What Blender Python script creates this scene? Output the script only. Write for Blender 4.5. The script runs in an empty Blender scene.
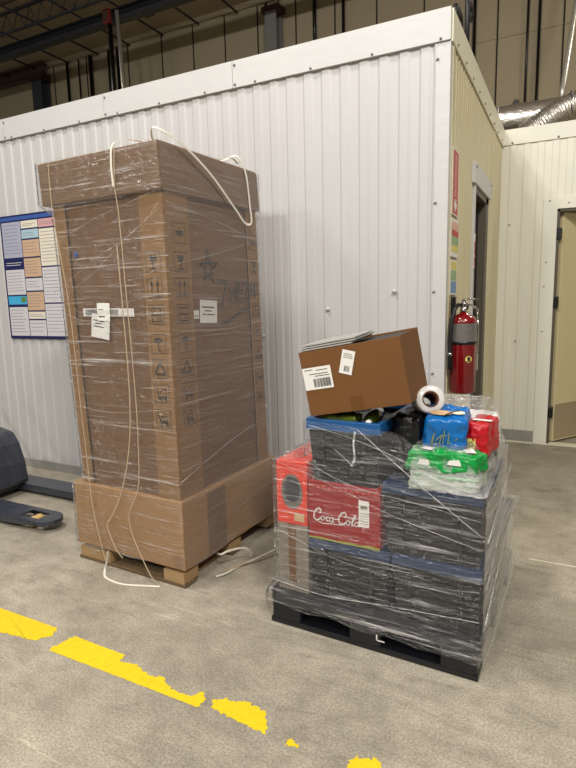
import bpy, bmesh, math, random
from mathutils import Vector, Matrix, noise
random.seed(7)
PI = math.pi
C = bpy.context.scene.collection
S = bpy.context.scene

# ---------------------------------------------------------------- camera
cam_d = bpy.data.cameras.new('camera'); cam = bpy.data.objects.new('camera', cam_d); C.objects.link(cam)
cam_d.sensor_fit = 'HORIZONTAL'; cam_d.sensor_width = 36.0; cam_d.lens = 36.0 * 551.97 / 576.0
cam_d.clip_start = .02; cam_d.clip_end = 100
yaw, pitch, roll = -0.47277, 0.15387, -0.02338
F = Vector((math.sin(yaw), math.cos(yaw), 0)); R = Vector((math.cos(yaw), -math.sin(yaw), 0)); U = Vector((0, 0, 1))
F2 = F * math.cos(pitch) - U * math.sin(pitch); U2 = U * math.cos(pitch) + F * math.sin(pitch)
R3 = R * math.cos(roll) + U2 * math.sin(roll); U3 = -R * math.sin(roll) + U2 * math.cos(roll)
M = Matrix((R3, U3, -F2)).transposed().to_4x4(); M.translation = Vector((0, 0, 1.6))
cam.matrix_world = M
S.camera = cam
# ---------------------------------------------------------------- world, lamps, exposure
w = bpy.data.worlds.new('world'); S.world = w; w.use_nodes = True
w.node_tree.nodes['Background'].inputs[0].default_value = (1, .95, .86, 1)
w.node_tree.nodes['Background'].inputs[1].default_value = .16
def lamp(name, loc, aim, sx, sy, power, col=(1, .96, .9)):
    l = bpy.data.lights.new(name, 'AREA'); l.shape = 'RECTANGLE'; l.size = sx; l.size_y = sy
    l.energy = power; l.color = col
    o = bpy.data.objects.new(name, l); C.objects.link(o); o.location = loc
    o.rotation_euler = (Vector(aim) - Vector(loc)).to_track_quat('-Z', 'Y').to_euler()
    return o
lamp('high_bay_light', (-2.0, -4.5, 6.7), (-1.8, 1.5, 0), .5, .4, 250, (1, .985, .965))
lamp('high_bay_light', (1.2, -6.0, 6.7), (-1.0, 2.5, .5), .9, .5, 140, (1, .975, .95))
lamp('high_bay_light', (-3.2, 1.3, 7.0), (-2.6, 1.8, 0), 1.0, .4, 225, (1, .96, .90))
lamp('high_bay_light', (2.6, -1.8, 6.8), (-1.2, 3.4, .8), .9, .5, 440, (1, .95, .88))
lamp('high_bay_light', (-6.0, -5.5, 6.8), (-5.0, 1.5, 0), .9, .5, 150, (1, .97, .92))
lamp('high_bay_light', (2.5, 8.2, 7.0), (2.3, 8.4, 0), .8, .5, 110, (1, .93, .8))
lamp('high_bay_light', (-9.5, 8.5, 6.6), (-9.5, 8.6, 0), 1.0, .5, 60, (1, .9, .72))
S.view_settings.view_transform = 'Standard'; S.view_settings.look = 'None'
S.view_settings.gamma = 1; S.view_settings.use_curve_mapping = False
S.view_settings.exposure = -0.12

# ---------------------------------------------------------------- materials
def srgb(r, g, b):
    f = lambda c: (c / 255 / 12.92) if c / 255 <= .04045 else ((c / 255 + .055) / 1.055) ** 2.4
    return (f(r), f(g), f(b))
class NT:
    def __init__(s, m): s.t = m.node_tree
    def n(s, typ, ins=None, **kw):
        x = s.t.nodes.new(typ)
        for k, v in kw.items(): setattr(x, k, v)
        for k, v in (ins or {}).items():
            if isinstance(v, bpy.types.NodeSocket): s.t.links.new(v, x.inputs[k])
            else: x.inputs[k].default_value = v
        return x
def c4(c): return (c[0], c[1], c[2], 1)
def mat(name, col, rough=.6, metal=0, var=0, vscale=(8, 8, 8), bump=0, bscale=(60, 60, 60), spec=.5, col2=None, rvar=0, coat=0, emit=0, coords='Object', detail=5):
    m = bpy.data.materials.new(name); m.use_nodes = True; q = NT(m)
    b = m.node_tree.nodes['Principled BSDF']
    b.inputs['Base Color'].default_value = c4(col); b.inputs['Roughness'].default_value = rough
    b.inputs['Metallic'].default_value = metal; b.inputs['Specular IOR Level'].default_value = spec
    b.inputs['Coat Weight'].default_value = coat
    tc = q.n('ShaderNodeTexCoord')
    if var or col2 or rvar:
        mp = q.n('ShaderNodeMapping', {'Vector': tc.outputs[coords], 'Scale': vscale})
        nz = q.n('ShaderNodeTexNoise', {'Vector': mp.outputs[0], 'Scale': 1.0, 'Detail': detail, 'Roughness': .6})
        c2 = col2 or tuple(max(0, x * (1 - var)) for x in col); c1 = col if col2 else tuple(min(1, x * (1 + var)) for x in col)
        rp = q.n('ShaderNodeMapRange', {'Value': nz.outputs[0], 'From Min': .32, 'From Max': .68})
        mx = q.n('ShaderNodeMix', {'Factor': rp.outputs[0]}, data_type='RGBA')
        mx.inputs[6].default_value = c4(c1); mx.inputs[7].default_value = c4(c2)
        m.node_tree.links.new(mx.outputs[2], b.inputs['Base Color'])
        if rvar:
            r2 = q.n('ShaderNodeMapRange', {'Value': nz.outputs[0], 'From Min': .3, 'From Max': .7, 'To Min': rough - rvar, 'To Max': rough + rvar})
            m.node_tree.links.new(r2.outputs[0], b.inputs['Roughness'])
    if bump:
        mp2 = q.n('ShaderNodeMapping', {'Vector': tc.outputs[coords], 'Scale': bscale})
        n2 = q.n('ShaderNodeTexNoise', {'Vector': mp2.outputs[0], 'Scale': 1.0, 'Detail': 4.0})
        bp = q.n('ShaderNodeBump', {'Height': n2.outputs[0], 'Strength': bump, 'Distance': .01})
        m.node_tree.links.new(bp.outputs[0], b.inputs['Normal'])
    if emit:
        b.inputs['Emission Color'].default_value = c4(col); b.inputs['Emission Strength'].default_value = emit
    return m
def floor_mat():
    m = bpy.data.materials.new('polished concrete'); m.use_nodes = True; q = NT(m); L = m.node_tree.links
    b = m.node_tree.nodes['Principled BSDF']; tc = q.n('ShaderNodeTexCoord')
    big = q.n('ShaderNodeTexNoise', {'Vector': tc.outputs['Object'], 'Scale': .9, 'Detail': 6.0, 'Roughness': .65, 'Distortion': .6})
    mid = q.n('ShaderNodeTexNoise', {'Vector': tc.outputs['Object'], 'Scale': 7.0, 'Detail': 8.0, 'Roughness': .7})
    fine = q.n('ShaderNodeTexNoise', {'Vector': tc.outputs['Object'], 'Scale': 110.0, 'Detail': 3.0})
    mp = q.n('ShaderNodeMapping', {'Vector': tc.outputs['Object'], 'Scale': (2.2, 9, 1), 'Rotation': (0, 0, .5)})
    scr = q.n('ShaderNodeTexNoise', {'Vector': mp.outputs[0], 'Scale': 1.0, 'Detail': 7.0, 'Roughness': .7, 'Distortion': 1.5})
    r1 = q.n('ShaderNodeValToRGB', {'Fac': big.outputs[0]})
    e = r1.color_ramp.elements; e[0].position = .32; e[0].color = c4(srgb(150, 143, 129)); e[1].position = .68; e[1].color = c4(srgb(182, 174, 158))
    r2 = q.n('ShaderNodeValToRGB', {'Fac': mid.outputs[0]})
    e = r2.color_ramp.elements; e[0].position = .3; e[0].color = (.74, .73, .71, 1); e[1].position = .62; e[1].color = (1.06, 1.05, 1.03, 1)
    r3 = q.n('ShaderNodeValToRGB', {'Fac': fine.outputs[0]})
    e = r3.color_ramp.elements; e[0].position = .32; e[0].color = (.7, .7, .7, 1); e[1].position = .68; e[1].color = (1.2, 1.2, 1.2, 1)
    r4 = q.n('ShaderNodeValToRGB', {'Fac': scr.outputs[0]})
    e = r4.color_ramp.elements; e[0].position = .28; e[0].color = (.72, .7, .68, 1); e[1].position = .42; e[1].color = (1, 1, 1, 1)
    x = r4.color_ramp.elements.new(.72); x.color = (1.16, 1.15, 1.13, 1)
    mps = q.n('ShaderNodeMapping', {'Vector': tc.outputs['Object'], 'Scale': (1.5, 34, 1), 'Rotation': (0, 0, -.35)})
    sc2 = q.n('ShaderNodeTexNoise', {'Vector': mps.outputs[0], 'Scale': 1.0, 'Detail': 3.0, 'Distortion': .8})
    r5 = q.n('ShaderNodeValToRGB', {'Fac': sc2.outputs[0]})
    e = r5.color_ramp.elements; e[0].position = .66; e[0].color = (1, 1, 1, 1); e[1].position = .74; e[1].color = (1.28, 1.27, 1.25, 1)
    def mul(a, c):
        k = q.n('ShaderNodeMix', {'Factor': 1.0}, data_type='RGBA', blend_type='MULTIPLY'); L.new(a, k.inputs[6]); L.new(c, k.inputs[7]); return k.outputs[2]
    o = mul(mul(mul(mul(r1.outputs[0], r2.outputs[0]), r3.outputs[0]), r4.outputs[0]), r5.outputs[0])
    L.new(o, b.inputs['Base Color'])
    rr = q.n('ShaderNodeMapRange', {'Value': mid.outputs[0], 'From Min': .3, 'From Max': .7, 'To Min': .42, 'To Max': .68})
    L.new(rr.outputs[0], b.inputs['Roughness']); b.inputs['Specular IOR Level'].default_value = .35
    bp = q.n('ShaderNodeBump', {'Height': fine.outputs[0], 'Strength': .12, 'Distance': .004}); L.new(bp.outputs[0], b.inputs['Normal'])
    return m
def film_mat(name, base, streak, tilt=.06, zs=55, white=(.82, .80, .77), bump=.55, gloss=.1, hi=.62, lo=.5):
    # clear stretch film: mostly transparent, milky where it bunches into near-horizontal strands
    m = bpy.data.materials.new(name); m.use_nodes = True; q = NT(m); L = m.node_tree.links
    m.node_tree.nodes.remove(m.node_tree.nodes['Principled BSDF']); out = m.node_tree.nodes['Material Output']
    tc = q.n('ShaderNodeTexCoord'); vals = []
    for k, (tl, z, sc) in enumerate(((tilt, zs, 2.2), (-tilt * 2.2, zs * .45, 1.3), (tilt * 3.5, zs * .8, 1.6))):
        mp = q.n('ShaderNodeMapping', {'Vector': tc.outputs['Object'], 'Rotation': (tl * .8, tl, 0), 'Scale': (sc, sc, z), 'Location': (k * 3.1, k, 0)})
        vals.append(q.n('ShaderNodeTexNoise', {'Vector': mp.outputs[0], 'Scale': 1.0, 'Detail': 4.0, 'Roughness': .62, 'Distortion': .35}).outputs[0])
    pt = q.n('ShaderNodeTexNoise', {'Vector': tc.outputs['Object'], 'Scale': 4.5, 'Detail': 2.0})
    mx = q.n('ShaderNodeMath', {0: vals[0], 1: vals[1]}, operation='MAXIMUM')
    mx2 = q.n('ShaderNodeMath', {0: mx.outputs[0], 1: vals[2]}, operation='MAXIMUM')
    rp = q.n('ShaderNodeMapRange', {'Value': mx2.outputs[0], 'From Min': lo, 'From Max': hi + .14, 'To Min': 0.0, 'To Max': streak})
    pr = q.n('ShaderNodeMapRange', {'Value': pt.outputs[0], 'From Min': .35, 'From Max': .65, 'To Min': .35, 'To Max': 1.25})
    ml = q.n('ShaderNodeMath', {0: rp.outputs[0], 1: pr.outputs[0]}, operation='MULTIPLY')
    ad = q.n('ShaderNodeMath', {0: ml.outputs[0], 1: base}, operation='ADD', use_clamp=True)
    s2 = q.n('ShaderNodeMath', {0: vals[0], 1: vals[1]}, operation='ADD')
    bp = q.n('ShaderNodeBump', {'Height': s2.outputs[0], 'Strength': bump, 'Distance': .02})
    mp4 = q.n('ShaderNodeMapping', {'Vector': tc.outputs['Object'], 'Scale': (22, 22, 85)})
    n4 = q.n('ShaderNodeTexNoise', {'Vector': mp4.outputs[0], 'Scale': 1.0, 'Detail': 2.0})
    bp2 = q.n('ShaderNodeBump', {'Height': n4.outputs[0], 'Strength': bump, 'Distance': .05, 'Normal': bp.outputs[0]})
    n5 = q.n('ShaderNodeTexNoise', {'Vector': tc.outputs['Object'], 'Scale': 12.0, 'Detail': 3.0})
    bp2 = q.n('ShaderNodeBump', {'Height': n5.outputs[0], 'Strength': bump, 'Distance': .03, 'Normal': bp2.outputs[0]})
    tr = q.n('ShaderNodeBsdfTransparent', {'Color': (.97, .97, .97, 1)})
    df = q.n('ShaderNodeBsdfDiffuse', {'Color': c4(white), 'Normal': bp.outputs[0]})
    gl = q.n('ShaderNodeBsdfGlossy', {'Color': (.95, .95, .95, 1), 'Roughness': .24, 'Normal': bp2.outputs[0]})
    m1 = q.n('ShaderNodeMixShader', {0: ad.outputs[0], 1: tr.outputs[0], 2: df.outputs[0]})
    ge = q.n('ShaderNodeNewGeometry')
    dt = q.n('ShaderNodeVectorMath', {0: ge.outputs['Incoming'], 1: ge.outputs['Normal']}, operation='DOT_PRODUCT')
    ab = q.n('ShaderNodeMath', {0: dt.outputs['Value']}, operation='ABSOLUTE')
    om = q.n('ShaderNodeMath', {0: 1.0, 1: ab.outputs[0]}, operation='SUBTRACT')
    p5 = q.n('ShaderNodeMath', {0: om.outputs[0], 1: 5.0}, operation='POWER')
    fr = q.n('ShaderNodeMath', {0: p5.outputs[0], 1: .9, 2: .035}, operation='MULTIPLY_ADD')
    gf = q.n('ShaderNodeMath', {0: fr.outputs[0], 1: gloss}, operation='ADD', use_clamp=True)
    m2 = q.n('ShaderNodeMixShader', {0: gf.outputs[0], 1: m1.outputs[0], 2: gl.outputs[0]})
    L.new(m2.outputs[0], out.inputs[0])
    return m
def glass_like(name, col, a):
    m = bpy.data.materials.new(name); m.use_nodes = True
    b = m.node_tree.nodes['Principled BSDF']; b.inputs['Base Color'].default_value = c4(col); b.inputs['Alpha'].default_value = a
    b.inputs['Roughness'].default_value = .1
    return m
K = {}
K['floor'] = floor_mat()
K['white_panel'] = mat('white embossed steel panel', srgb(194, 192, 190), .42, var=.025, vscale=(3, 3, 1.2), bump=.12, bscale=(90, 90, 90))
K['white_trim'] = mat('white steel trim', srgb(199, 198, 196), .4, var=.02, vscale=(2, 2, 2), bump=.25, bscale=(7, 7, 16))
K['warm_tint_panel'] = mat('steel panel tinted by warm light', srgb(206, 196, 160), .42, var=.03, vscale=(6, 6, 1), bump=.1, bscale=(80, 80, 80))  # warm light spill on white panels, painted in as a cream tint
K['far_panel'] = mat('off white steel panel', srgb(232, 229, 214), .42, var=.02, vscale=(6, 6, 1), bump=.1, bscale=(80, 80, 80))
K['warm_tint_trim'] = mat('steel trim tinted by warm light', srgb(232, 228, 202), .4, var=.02, vscale=(3, 3, 3), bump=.1, bscale=(14, 14, 14))  # same warm light carried in the trim colour
K['grey_base'] = mat('grey kick plate', srgb(150, 148, 142), .5, var=.12, vscale=(6, 6, 6))
K['tan_wall'] = mat('tan precast wall', srgb(160, 147, 122), .9, var=.06, vscale=(.6, .6, .5), bump=.1)
K['roof'] = mat('painted roof deck', srgb(168, 152, 126), .8, var=.1, vscale=(1, 1, 1))
K['steel_dark'] = mat('dark painted steel', srgb(52, 54, 62), .5, var=.1)
K['steel_brown'] = mat('brown primed steel', srgb(70, 48, 40), .6, var=.15)
K['seam'] = mat('dark joint filler', srgb(40, 34, 28), .9)
K['pipe_grey'] = mat('galvanised pipe', srgb(190, 186, 176), .35, metal=.6)
K['foil'] = mat('aluminium foil jacket', srgb(214, 208, 200), .28, metal=.9, bump=.9, bscale=(14, 26, 26))
K['black'] = mat('black rubber', srgb(16, 16, 17), .5)
K['blackmetal'] = mat('black metal', srgb(14, 14, 15), .35)
K['bolt'] = mat('steel fastener', srgb(150, 147, 142), .4, metal=.6)
K['yellow'] = mat('yellow floor paint', srgb(236, 205, 22), .55, var=.07, vscale=(30, 30, 30), bump=.3, bscale=(90, 90, 90))
K['carton'] = mat('brown corrugated cardboard', srgb(146, 112, 78), .8, var=.05, vscale=(3, 3, 24), bump=.05)
K['carton_face'] = mat('dull brown cardboard face', srgb(112, 80, 52), .8, var=.05, vscale=(3, 3, 30))
K['carton_post'] = mat('light cardboard edge board', srgb(138, 102, 60), .8, var=.05, vscale=(3, 3, 8))
K['carton_tray'] = mat('tan cardboard tray', srgb(158, 120, 76), .78, var=.05, vscale=(2, 2, 14))
K['carton_lid'] = mat('cardboard lid', srgb(118, 90, 64), .8, var=.06, vscale=(2, 2, 22))
K['carton_open'] = mat('plain open box cardboard', srgb(112, 72, 30), .78, var=.04, vscale=(4, 4, 4))
K['carton_in'] = mat('inner cardboard', srgb(150, 112, 72), .85)
K['tape'] = mat('brown parcel tape', srgb(104, 66, 28), .3)
K['wood_dark'] = mat('stained pallet board', srgb(104, 84, 58), .8, var=.2, vscale=(3, 30, 30))
K['wood'] = mat('pallet pine', srgb(160, 131, 92), .75, var=.15, vscale=(3, 30, 30))
K['ink'] = mat('black print', srgb(46, 36, 30), .7)
K['marker'] = mat('black marker', srgb(28, 24, 26), .6)
K['paper'] = mat('white paper label', srgb(232, 230, 224), .6)
K['strap'] = mat('white polyester strap', srgb(232, 228, 214), .4)
K['strap_clear'] = mat('pale plastic strap', srgb(186, 166, 138), .3)
K['pallet_black'] = mat('black plastic pallet', srgb(22, 23, 27), .3, var=.1, bump=.05)
K['tote'] = mat('charcoal plastic tote', srgb(21, 19, 17), .6, var=.08, spec=.3)
K['tote_blue'] = mat('blue plastic tote rim', srgb(16, 84, 142), .4, var=.06)
K['tote_lid'] = mat('navy plastic tote lid', srgb(18, 48, 84), .4, var=.06)
K['coke'] = mat('red printed carton', srgb(150, 14, 20), .45, var=.04)
K['orange_red'] = mat('orange red carton', srgb(222, 62, 42), .45, var=.04)
K['greycase'] = mat('grey brown carton', srgb(126, 116, 104), .7, var=.1)
K['film_tall_lit'] = film_mat('stretch film whitened as side light', .09, .34, bump=1.0, gloss=.05, zs=85, lo=.57, hi=.64, tilt=.05, white=(.80, .74, .72))  # whiter than the front film: light on the right face painted in
K['film'] = film_mat('clear stretch film', .03, .85, bump=1.0, gloss=.04, zs=85, lo=.60, hi=.66, tilt=.03, white=(.86, .82, .78))
K['film_load'] = film_mat('heavy stretch film', .018, .95, tilt=.12, zs=62, bump=1.0, gloss=.035, white=(.74, .72, .70), lo=.60, hi=.66)
K['film_reflect'] = film_mat('stretch film whitened as reflections', .16, .45, tilt=.5, zs=30, bump=1.0, gloss=.03, white=(.7, .68, .64))  # reflections on the load's right side painted in as milkier film
K['film_clear'] = film_mat('crumpled clear film', .10, .75, tilt=.9, zs=22, bump=1.0, gloss=.05)
K['film_strand'] = film_mat('gathered film strand', .12, .5, tilt=.3, zs=30, white=(.8, .8, .78))
K['blue_pack'] = mat('blue glossy packet', srgb(6, 104, 178), .3, var=.08, bump=.3, bscale=(16, 16, 16))
K['green_pack'] = mat('green glossy bag', srgb(6, 146, 62), .3, var=.1, bump=.5, bscale=(22, 22, 22))
K['red_pack'] = mat('red glossy packet', srgb(184, 14, 28), .35, var=.06, bump=.4, bscale=(18, 18, 18))
K['white_pack'] = mat('white wrapper', srgb(228, 222, 220), .35, bump=.5, bscale=(20, 20, 20))
K['clear_pack'] = mat('pale translucent bag', srgb(150, 172, 150), .2, var=.3, vscale=(30, 30, 30), bump=1.0, bscale=(50, 50, 50))
K['dark_pack'] = mat('black bag', srgb(14, 13, 14), .35, bump=.5, bscale=(18, 18, 18))
K['tan_print'] = mat('tan print', srgb(206, 172, 132), .5)
K['cream_print'] = mat('cream print', srgb(236, 228, 200), .5)
K['gold_print'] = mat('gold print', srgb(150, 150, 60), .5)
K['roll_film'] = mat('wound film roll', srgb(214, 210, 206), .22, var=.03, coat=.6)
K['core'] = mat('cardboard core', srgb(96, 58, 36), .8)
K['ext_red'] = mat('red fire extinguisher enamel', srgb(116, 4, 9), .25, coat=.6)
K['ext_label'] = mat('silver label', srgb(120, 116, 112), .35, metal=.3, var=.12, vscale=(40, 40, 60))
K['chrome'] = mat('chrome', srgb(210, 210, 208), .18, metal=1)
K['alarm_red'] = mat('dull red enamel', srgb(120, 34, 30), .5); K['column_grey'] = mat('grey painted column', srgb(120, 120, 116), .6)
K['sign_red'] = mat('faded red sign', srgb(196, 70, 62), .5)
K['sign_pink'] = mat('pale pink sign', srgb(226, 176, 160), .5)
K['sign_green'] = mat('green print', srgb(150, 180, 130), .5)
K['sign_yellow'] = mat('yellow print', srgb(222, 208, 110), .5)
K['sign_blue'] = mat('blue print', srgb(110, 150, 190), .5)
K['jamb'] = mat('dark door jamb', srgb(84, 76, 62), .5)
K['door_dark'] = mat('dark grey door', srgb(58, 60, 60), .4)
K['leaf'] = mat('beige door skin', srgb(220, 206, 160), .45, var=.03, vscale=(3, 3, 1))
K['kick'] = mat('brushed kick plate', srgb(190, 172, 140), .35, metal=.3)
K['jack'] = mat('worn dark blue grey steel', srgb(62, 66, 76), .38, metal=.3, var=.25, vscale=(9, 22, 9), coat=.2)
K['roller'] = mat('tan polyurethane roller', srgb(206, 172, 110), .5)
K['p_blue'] = mat('poster blue', srgb(60, 90, 158), .4); K['p_navy'] = mat('poster navy', srgb(28, 34, 84), .4)
K['p_grey'] = mat('poster pale grey', srgb(206, 203, 206), .4); K['p_grey2'] = mat('poster blue grey', srgb(168, 170, 188), .4)
K['p_cream'] = mat('poster cream', srgb(224, 216, 198), .4); K['p_tan'] = mat('poster tan', srgb(200, 168, 138), .4)
K['p_cyan'] = mat('poster light blue', srgb(168, 194, 206), .4); K['p_pink'] = mat('poster pink', srgb(208, 160, 160), .4)
K['p_text'] = mat('poster small print', srgb(128, 126, 136), .5); K['p_sky'] = mat('poster picture blue', srgb(70, 170, 214), .4)
K['p_leaf'] = mat('poster picture green', srgb(92, 132, 70), .4)
K['bottle'] = mat('olive bottle', srgb(74, 88, 22), .15, coat=.5)
K['cap'] = mat('white cap', srgb(236, 232, 226), .35)
K['sheet'] = mat('grey white board', srgb(168, 166, 160), .5)

# ---------------------------------------------------------------- mesh helpers
class MB:
    def __init__(s): s.v = []; s.f = []; s.mi = []; s.sm = []
    def add(s, vs, fs, mi=0, smooth=False):
        b = len(s.v); s.v += [tuple(v) for v in vs]
        for f in fs: s.f.append([b + i for i in f]); s.mi.append(mi); s.sm.append(smooth)
        return s
    def box(s, x0, x1, y0, y1, z0, z1, mi=0, taper=0, rz=0, about=None):
        t = taper
        vs = [(x0 + t, y0 + t, z0), (x1 - t, y0 + t, z0), (x1 - t, y1 - t, z0), (x0 + t, y1 - t, z0), (x0, y0, z1), (x1, y0, z1), (x1, y1, z1), (x0, y1, z1)]
        if rz:
            cx, cy = about or ((x0 + x1) / 2, (y0 + y1) / 2)
            vs = [(cx + (a - cx) * math.cos(rz) - (b - cy) * math.sin(rz), cy + (a - cx) * math.sin(rz) + (b - cy) * math.cos(rz), c) for a, b, c in vs]
        return s.add(vs, [(3, 2, 1, 0), (4, 5, 6, 7), (0, 1, 5, 4), (1, 2, 6, 5), (2, 3, 7, 6), (3, 0, 4, 7)], mi)
    def prism(s, pts, z0, z1, mi=0):   # xy outline, counter-clockwise, extruded in z
        n = len(pts)
        s.add([(x, y, z0) for x, y in pts] + [(x, y, z1) for x, y in pts],
              [list(range(n))[::-1], list(range(n, 2 * n))] + [(i, (i + 1) % n, n + (i + 1) % n, n + i) for i in range(n)], mi)
        return s
    def xprism(s, pts, y0, y1, mi=0):  # xz outline extruded in y
        n = len(pts)
        s.add([(x, y0, z) for x, z in pts] + [(x, y1, z) for x, z in pts],
              [list(range(n)), list(range(n, 2 * n))[::-1]] + [(n + i, n + (i + 1) % n, (i + 1) % n, i) for i in range(n)], mi)
        return s
    def tube(s, pts, r, n=10, mi=0, flat=None, closed=False):  # r number or list; flat=(a,b) scales of section
        pts = [Vector(p) for p in pts]; k = len(pts); vs = []; up = None
        for i, p in enumerate(pts):
            t = (pts[min(i + 1, k - 1)] - pts[max(i - 1, 0)]).normalized()
            if up is None: up = Vector((0, 0, 1)) if abs(t.z) < .9 else Vector((0, 1, 0))
            a = t.cross(up).normalized(); b = a.cross(t).normalized(); up = b
            rr = r[i] if isinstance(r, (list, tuple)) else r
            fa, fb = flat or (1, 1)
            for j in range(n):
                th = 2 * PI * j / n; vs.append(p + a * math.cos(th) * rr * fa + b * math.sin(th) * rr * fb)
        fs = [(i * n + j, i * n + (j + 1) % n, (i + 1) * n + (j + 1) % n, (i + 1) * n + j) for i in range(k - 1) for j in range(n)]
        s.add(vs, fs, mi, True); e = len(s.v) - len(vs)
        s.f.append([e + j for j in range(n)][::-1]); s.mi.append(mi); s.sm.append(False)
        s.f.append([e + (k - 1) * n + j for j in range(n)]); s.mi.append(mi); s.sm.append(False)
        return s
    def lathe(s, prof, c=(0, 0, 0), axis='z', n=32, mi=0):   # prof: list of (r, h)
        vs = []
        for r, h in prof:
            for j in range(n):
                a = 2 * PI * j / n; x, y = r * math.cos(a), r * math.sin(a)
                vs.append((c[0] + x, c[1] + y, c[2] + h) if axis == 'z' else ((c[0] + x, c[1] + h, c[2] - y) if axis == 'y' else (c[0] + h, c[1] + x, c[2] + y)))
        m = len(prof)
        return s.add(vs, [(i * n + j, i * n + (j + 1) % n, (i + 1) * n + (j + 1) % n, (i + 1) * n + j) for i in range(m - 1) for j in range(n)], mi, True)
def build(name, mb, mats, parent=None, bevel=0, loc=None, seg=2):
    me = bpy.data.meshes.new(name); me.from_pydata(mb.v, [], mb.f); me.update()
    for m in (mats if isinstance(mats, (list, tuple)) else [mats]): me.materials.append(K[m] if isinstance(m, str) else m)
    for p, mi, sm in zip(me.polygons, mb.mi, mb.sm): p.material_index = mi; p.use_smooth = sm
    o = bpy.data.objects.new(name, me); C.objects.link(o)
    if parent: o.parent = parent
    if loc: o.location = loc
    if bevel:
        b = o.modifiers.new('bevel', 'BEVEL'); b.width = bevel; b.segments = seg; b.limit_method = 'ANGLE'; b.angle_limit = math.radians(40)
    return o
def tag(o, label, cat, group=None, kind=None):
    o['label'] = label; o['category'] = cat
    if group: o['group'] = group
    if kind: o['kind'] = kind
    return o
def struct(name, mb, mats, parent=None, bevel=0):
    o = build(name, mb, mats, parent, bevel)
    if not parent: o['kind'] = 'structure'
    return o
def thing(name, label, cat, loc=(0, 0, 0), rz=0, group=None):
    o = bpy.data.objects.new(name, None); C.objects.link(o); o.location = loc; o.rotation_euler = (0, 0, rz); o.empty_display_size = .1
    return tag(o, label, cat, group)
V = Vector
def stroke_mb(mb, pts, w, O, u, v, lift=.0012, mi=0, closed=False):
    O, u, v = V(O), V(u), V(v); nrm = u.cross(v).normalized() * lift
    pts = list(pts) + ([pts[0]] if closed else [])
    for (a, b), (c, d) in zip(pts, pts[1:]):
        dx, dy = c - a, d - b; l = math.hypot(dx, dy) or 1e-6; px, py = -dy / l * w / 2, dx / l * w / 2; ex, ey = dx / l * w * .4, dy / l * w * .4
        q = [(a - ex - px, b - ey - py), (c + ex - px, d + ey - py), (c + ex + px, d + ey + py), (a - ex + px, b - ey + py)]
        mb.add([O + u * x + v * y + nrm for x, y in q], [(0, 1, 2, 3)], mi)
def poly_mb(mb, pts, O, u, v, lift=.001, mi=0):
    O, u, v = V(O), V(u), V(v); nrm = u.cross(v).normalized() * lift
    mb.add([O + u * x + v * y + nrm for x, y in pts], [tuple(range(len(pts)))], mi)
def rect_mb(mb, x0, x1, y0, y1, O, u, v, lift=.001, mi=0): poly_mb(mb, [(x0, y0), (x1, y0), (x1, y1), (x0, y1)], O, u, v, lift, mi)
def circ(cx, cy, r, n=14, a0=0, a1=2 * PI, ry=None): return [(cx + r * math.cos(a0 + (a1 - a0) * i / n), cy + (ry or r) * math.sin(a0 + (a1 - a0) * i / n)) for i in range(n + 1)]
def text_mb(mb, string, size, O, u, v, lift=.001, mi=0, sx=1):
    cu = bpy.data.curves.new('t', 'FONT'); cu.body = string; cu.size = size; cu.resolution_u = 2; cu.align_x = 'CENTER'; cu.align_y = 'CENTER'
    o = bpy.data.objects.new('t', cu); C.objects.link(o); dg = bpy.context.evaluated_depsgraph_get(); dg.update()
    me = bpy.data.meshes.new_from_object(o.evaluated_get(dg)); O, u, v = V(O), V(u), V(v); nrm = u.cross(v).normalized() * lift
    mb.add([O + u * p.co.x * sx + v * p.co.y + nrm for p in me.vertices], [tuple(f.vertices) for f in me.polygons], mi)
    bpy.data.objects.remove(o); bpy.data.curves.remove(cu); bpy.data.meshes.remove(me)
def barcode(mb, x0, x1, y0, y1, O, u, v, mi=0, lift=.0018, seed=1):
    r = random.Random(seed); x = x0
    while x < x1:
        wd = r.choice((.0015, .0025, .004)); rect_mb(mb, x, min(x + wd, x1), y0, y1, O, u, v, lift, mi); x += wd + r.choice((.0015, .003))

# ================================================================ STRUCTURE
Y0, Y1, XC, H, HF = 3.581, 6.32, -.707, 3.25, 3.073
struct('floor', MB().box(-16, 6, -7, 11.1, -.1, 0), 'floor')
struct('ceiling', MB().box(-16, 6, 3, 11.1, 7.74, 7.9), 'roof')
# far precast wall with its joints as part of the same mesh
mb = MB().box(-16, 6, 11, 11.15, 0, 7.74)
for x in (-12.2, -11.05, -9.7, -8.68, -7.8, -6.96, -6.14, -5.25, -4.4, -3.55, -2.65, -1.37, -.33, .9, 2, 3.1): mb.box(x - .012, x + .012, 10.985, 11.0, 0, 7.74, 1)
mb.box(-16, 6, 10.985, 11, 5.98, 6.02, 0)
mb.box(-16, 6, 10.93, 11, 7.64, 7.74, 0)
struct('wall_back', mb, ['tan_wall', 'seam'])
def corrugated(a0, a1, pitch, depth):   # list of (t, d)
    p = []; t = a0
    while t < a1:
        for f, d in ((0, 0), (.40, 0), (.50, depth), (.88, depth)): 
            if t + f * pitch < a1: p.append((t + f * pitch, d))
        t += pitch
    p.append((a1, 0)); return p
def ribwall(name, prof, fn, z0, z1, m, box):
    mb = MB(); vs = []; n = len(prof)
    for t, d in prof: vs += [fn(t, d, z0), fn(t, d, z1)]
    mb.add(vs, [(2 * i, 2 * i + 2, 2 * i + 3, 2 * i + 1) for i in range(n - 1)]); mb.box(*box)
    return struct(name, mb, m)
def rivet(mb, x, y, z, ax, r=.009, mi=0):
    mb.lathe([(0, -.012 if ax != 'x' else .012), (r * .6, -.010 if ax != 'x' else .01), (r, -.004 if ax != 'x' else .004), (r, .001)][::1], (x, y, z), 'y' if ax == 'y' else 'x', 8, mi)
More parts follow.
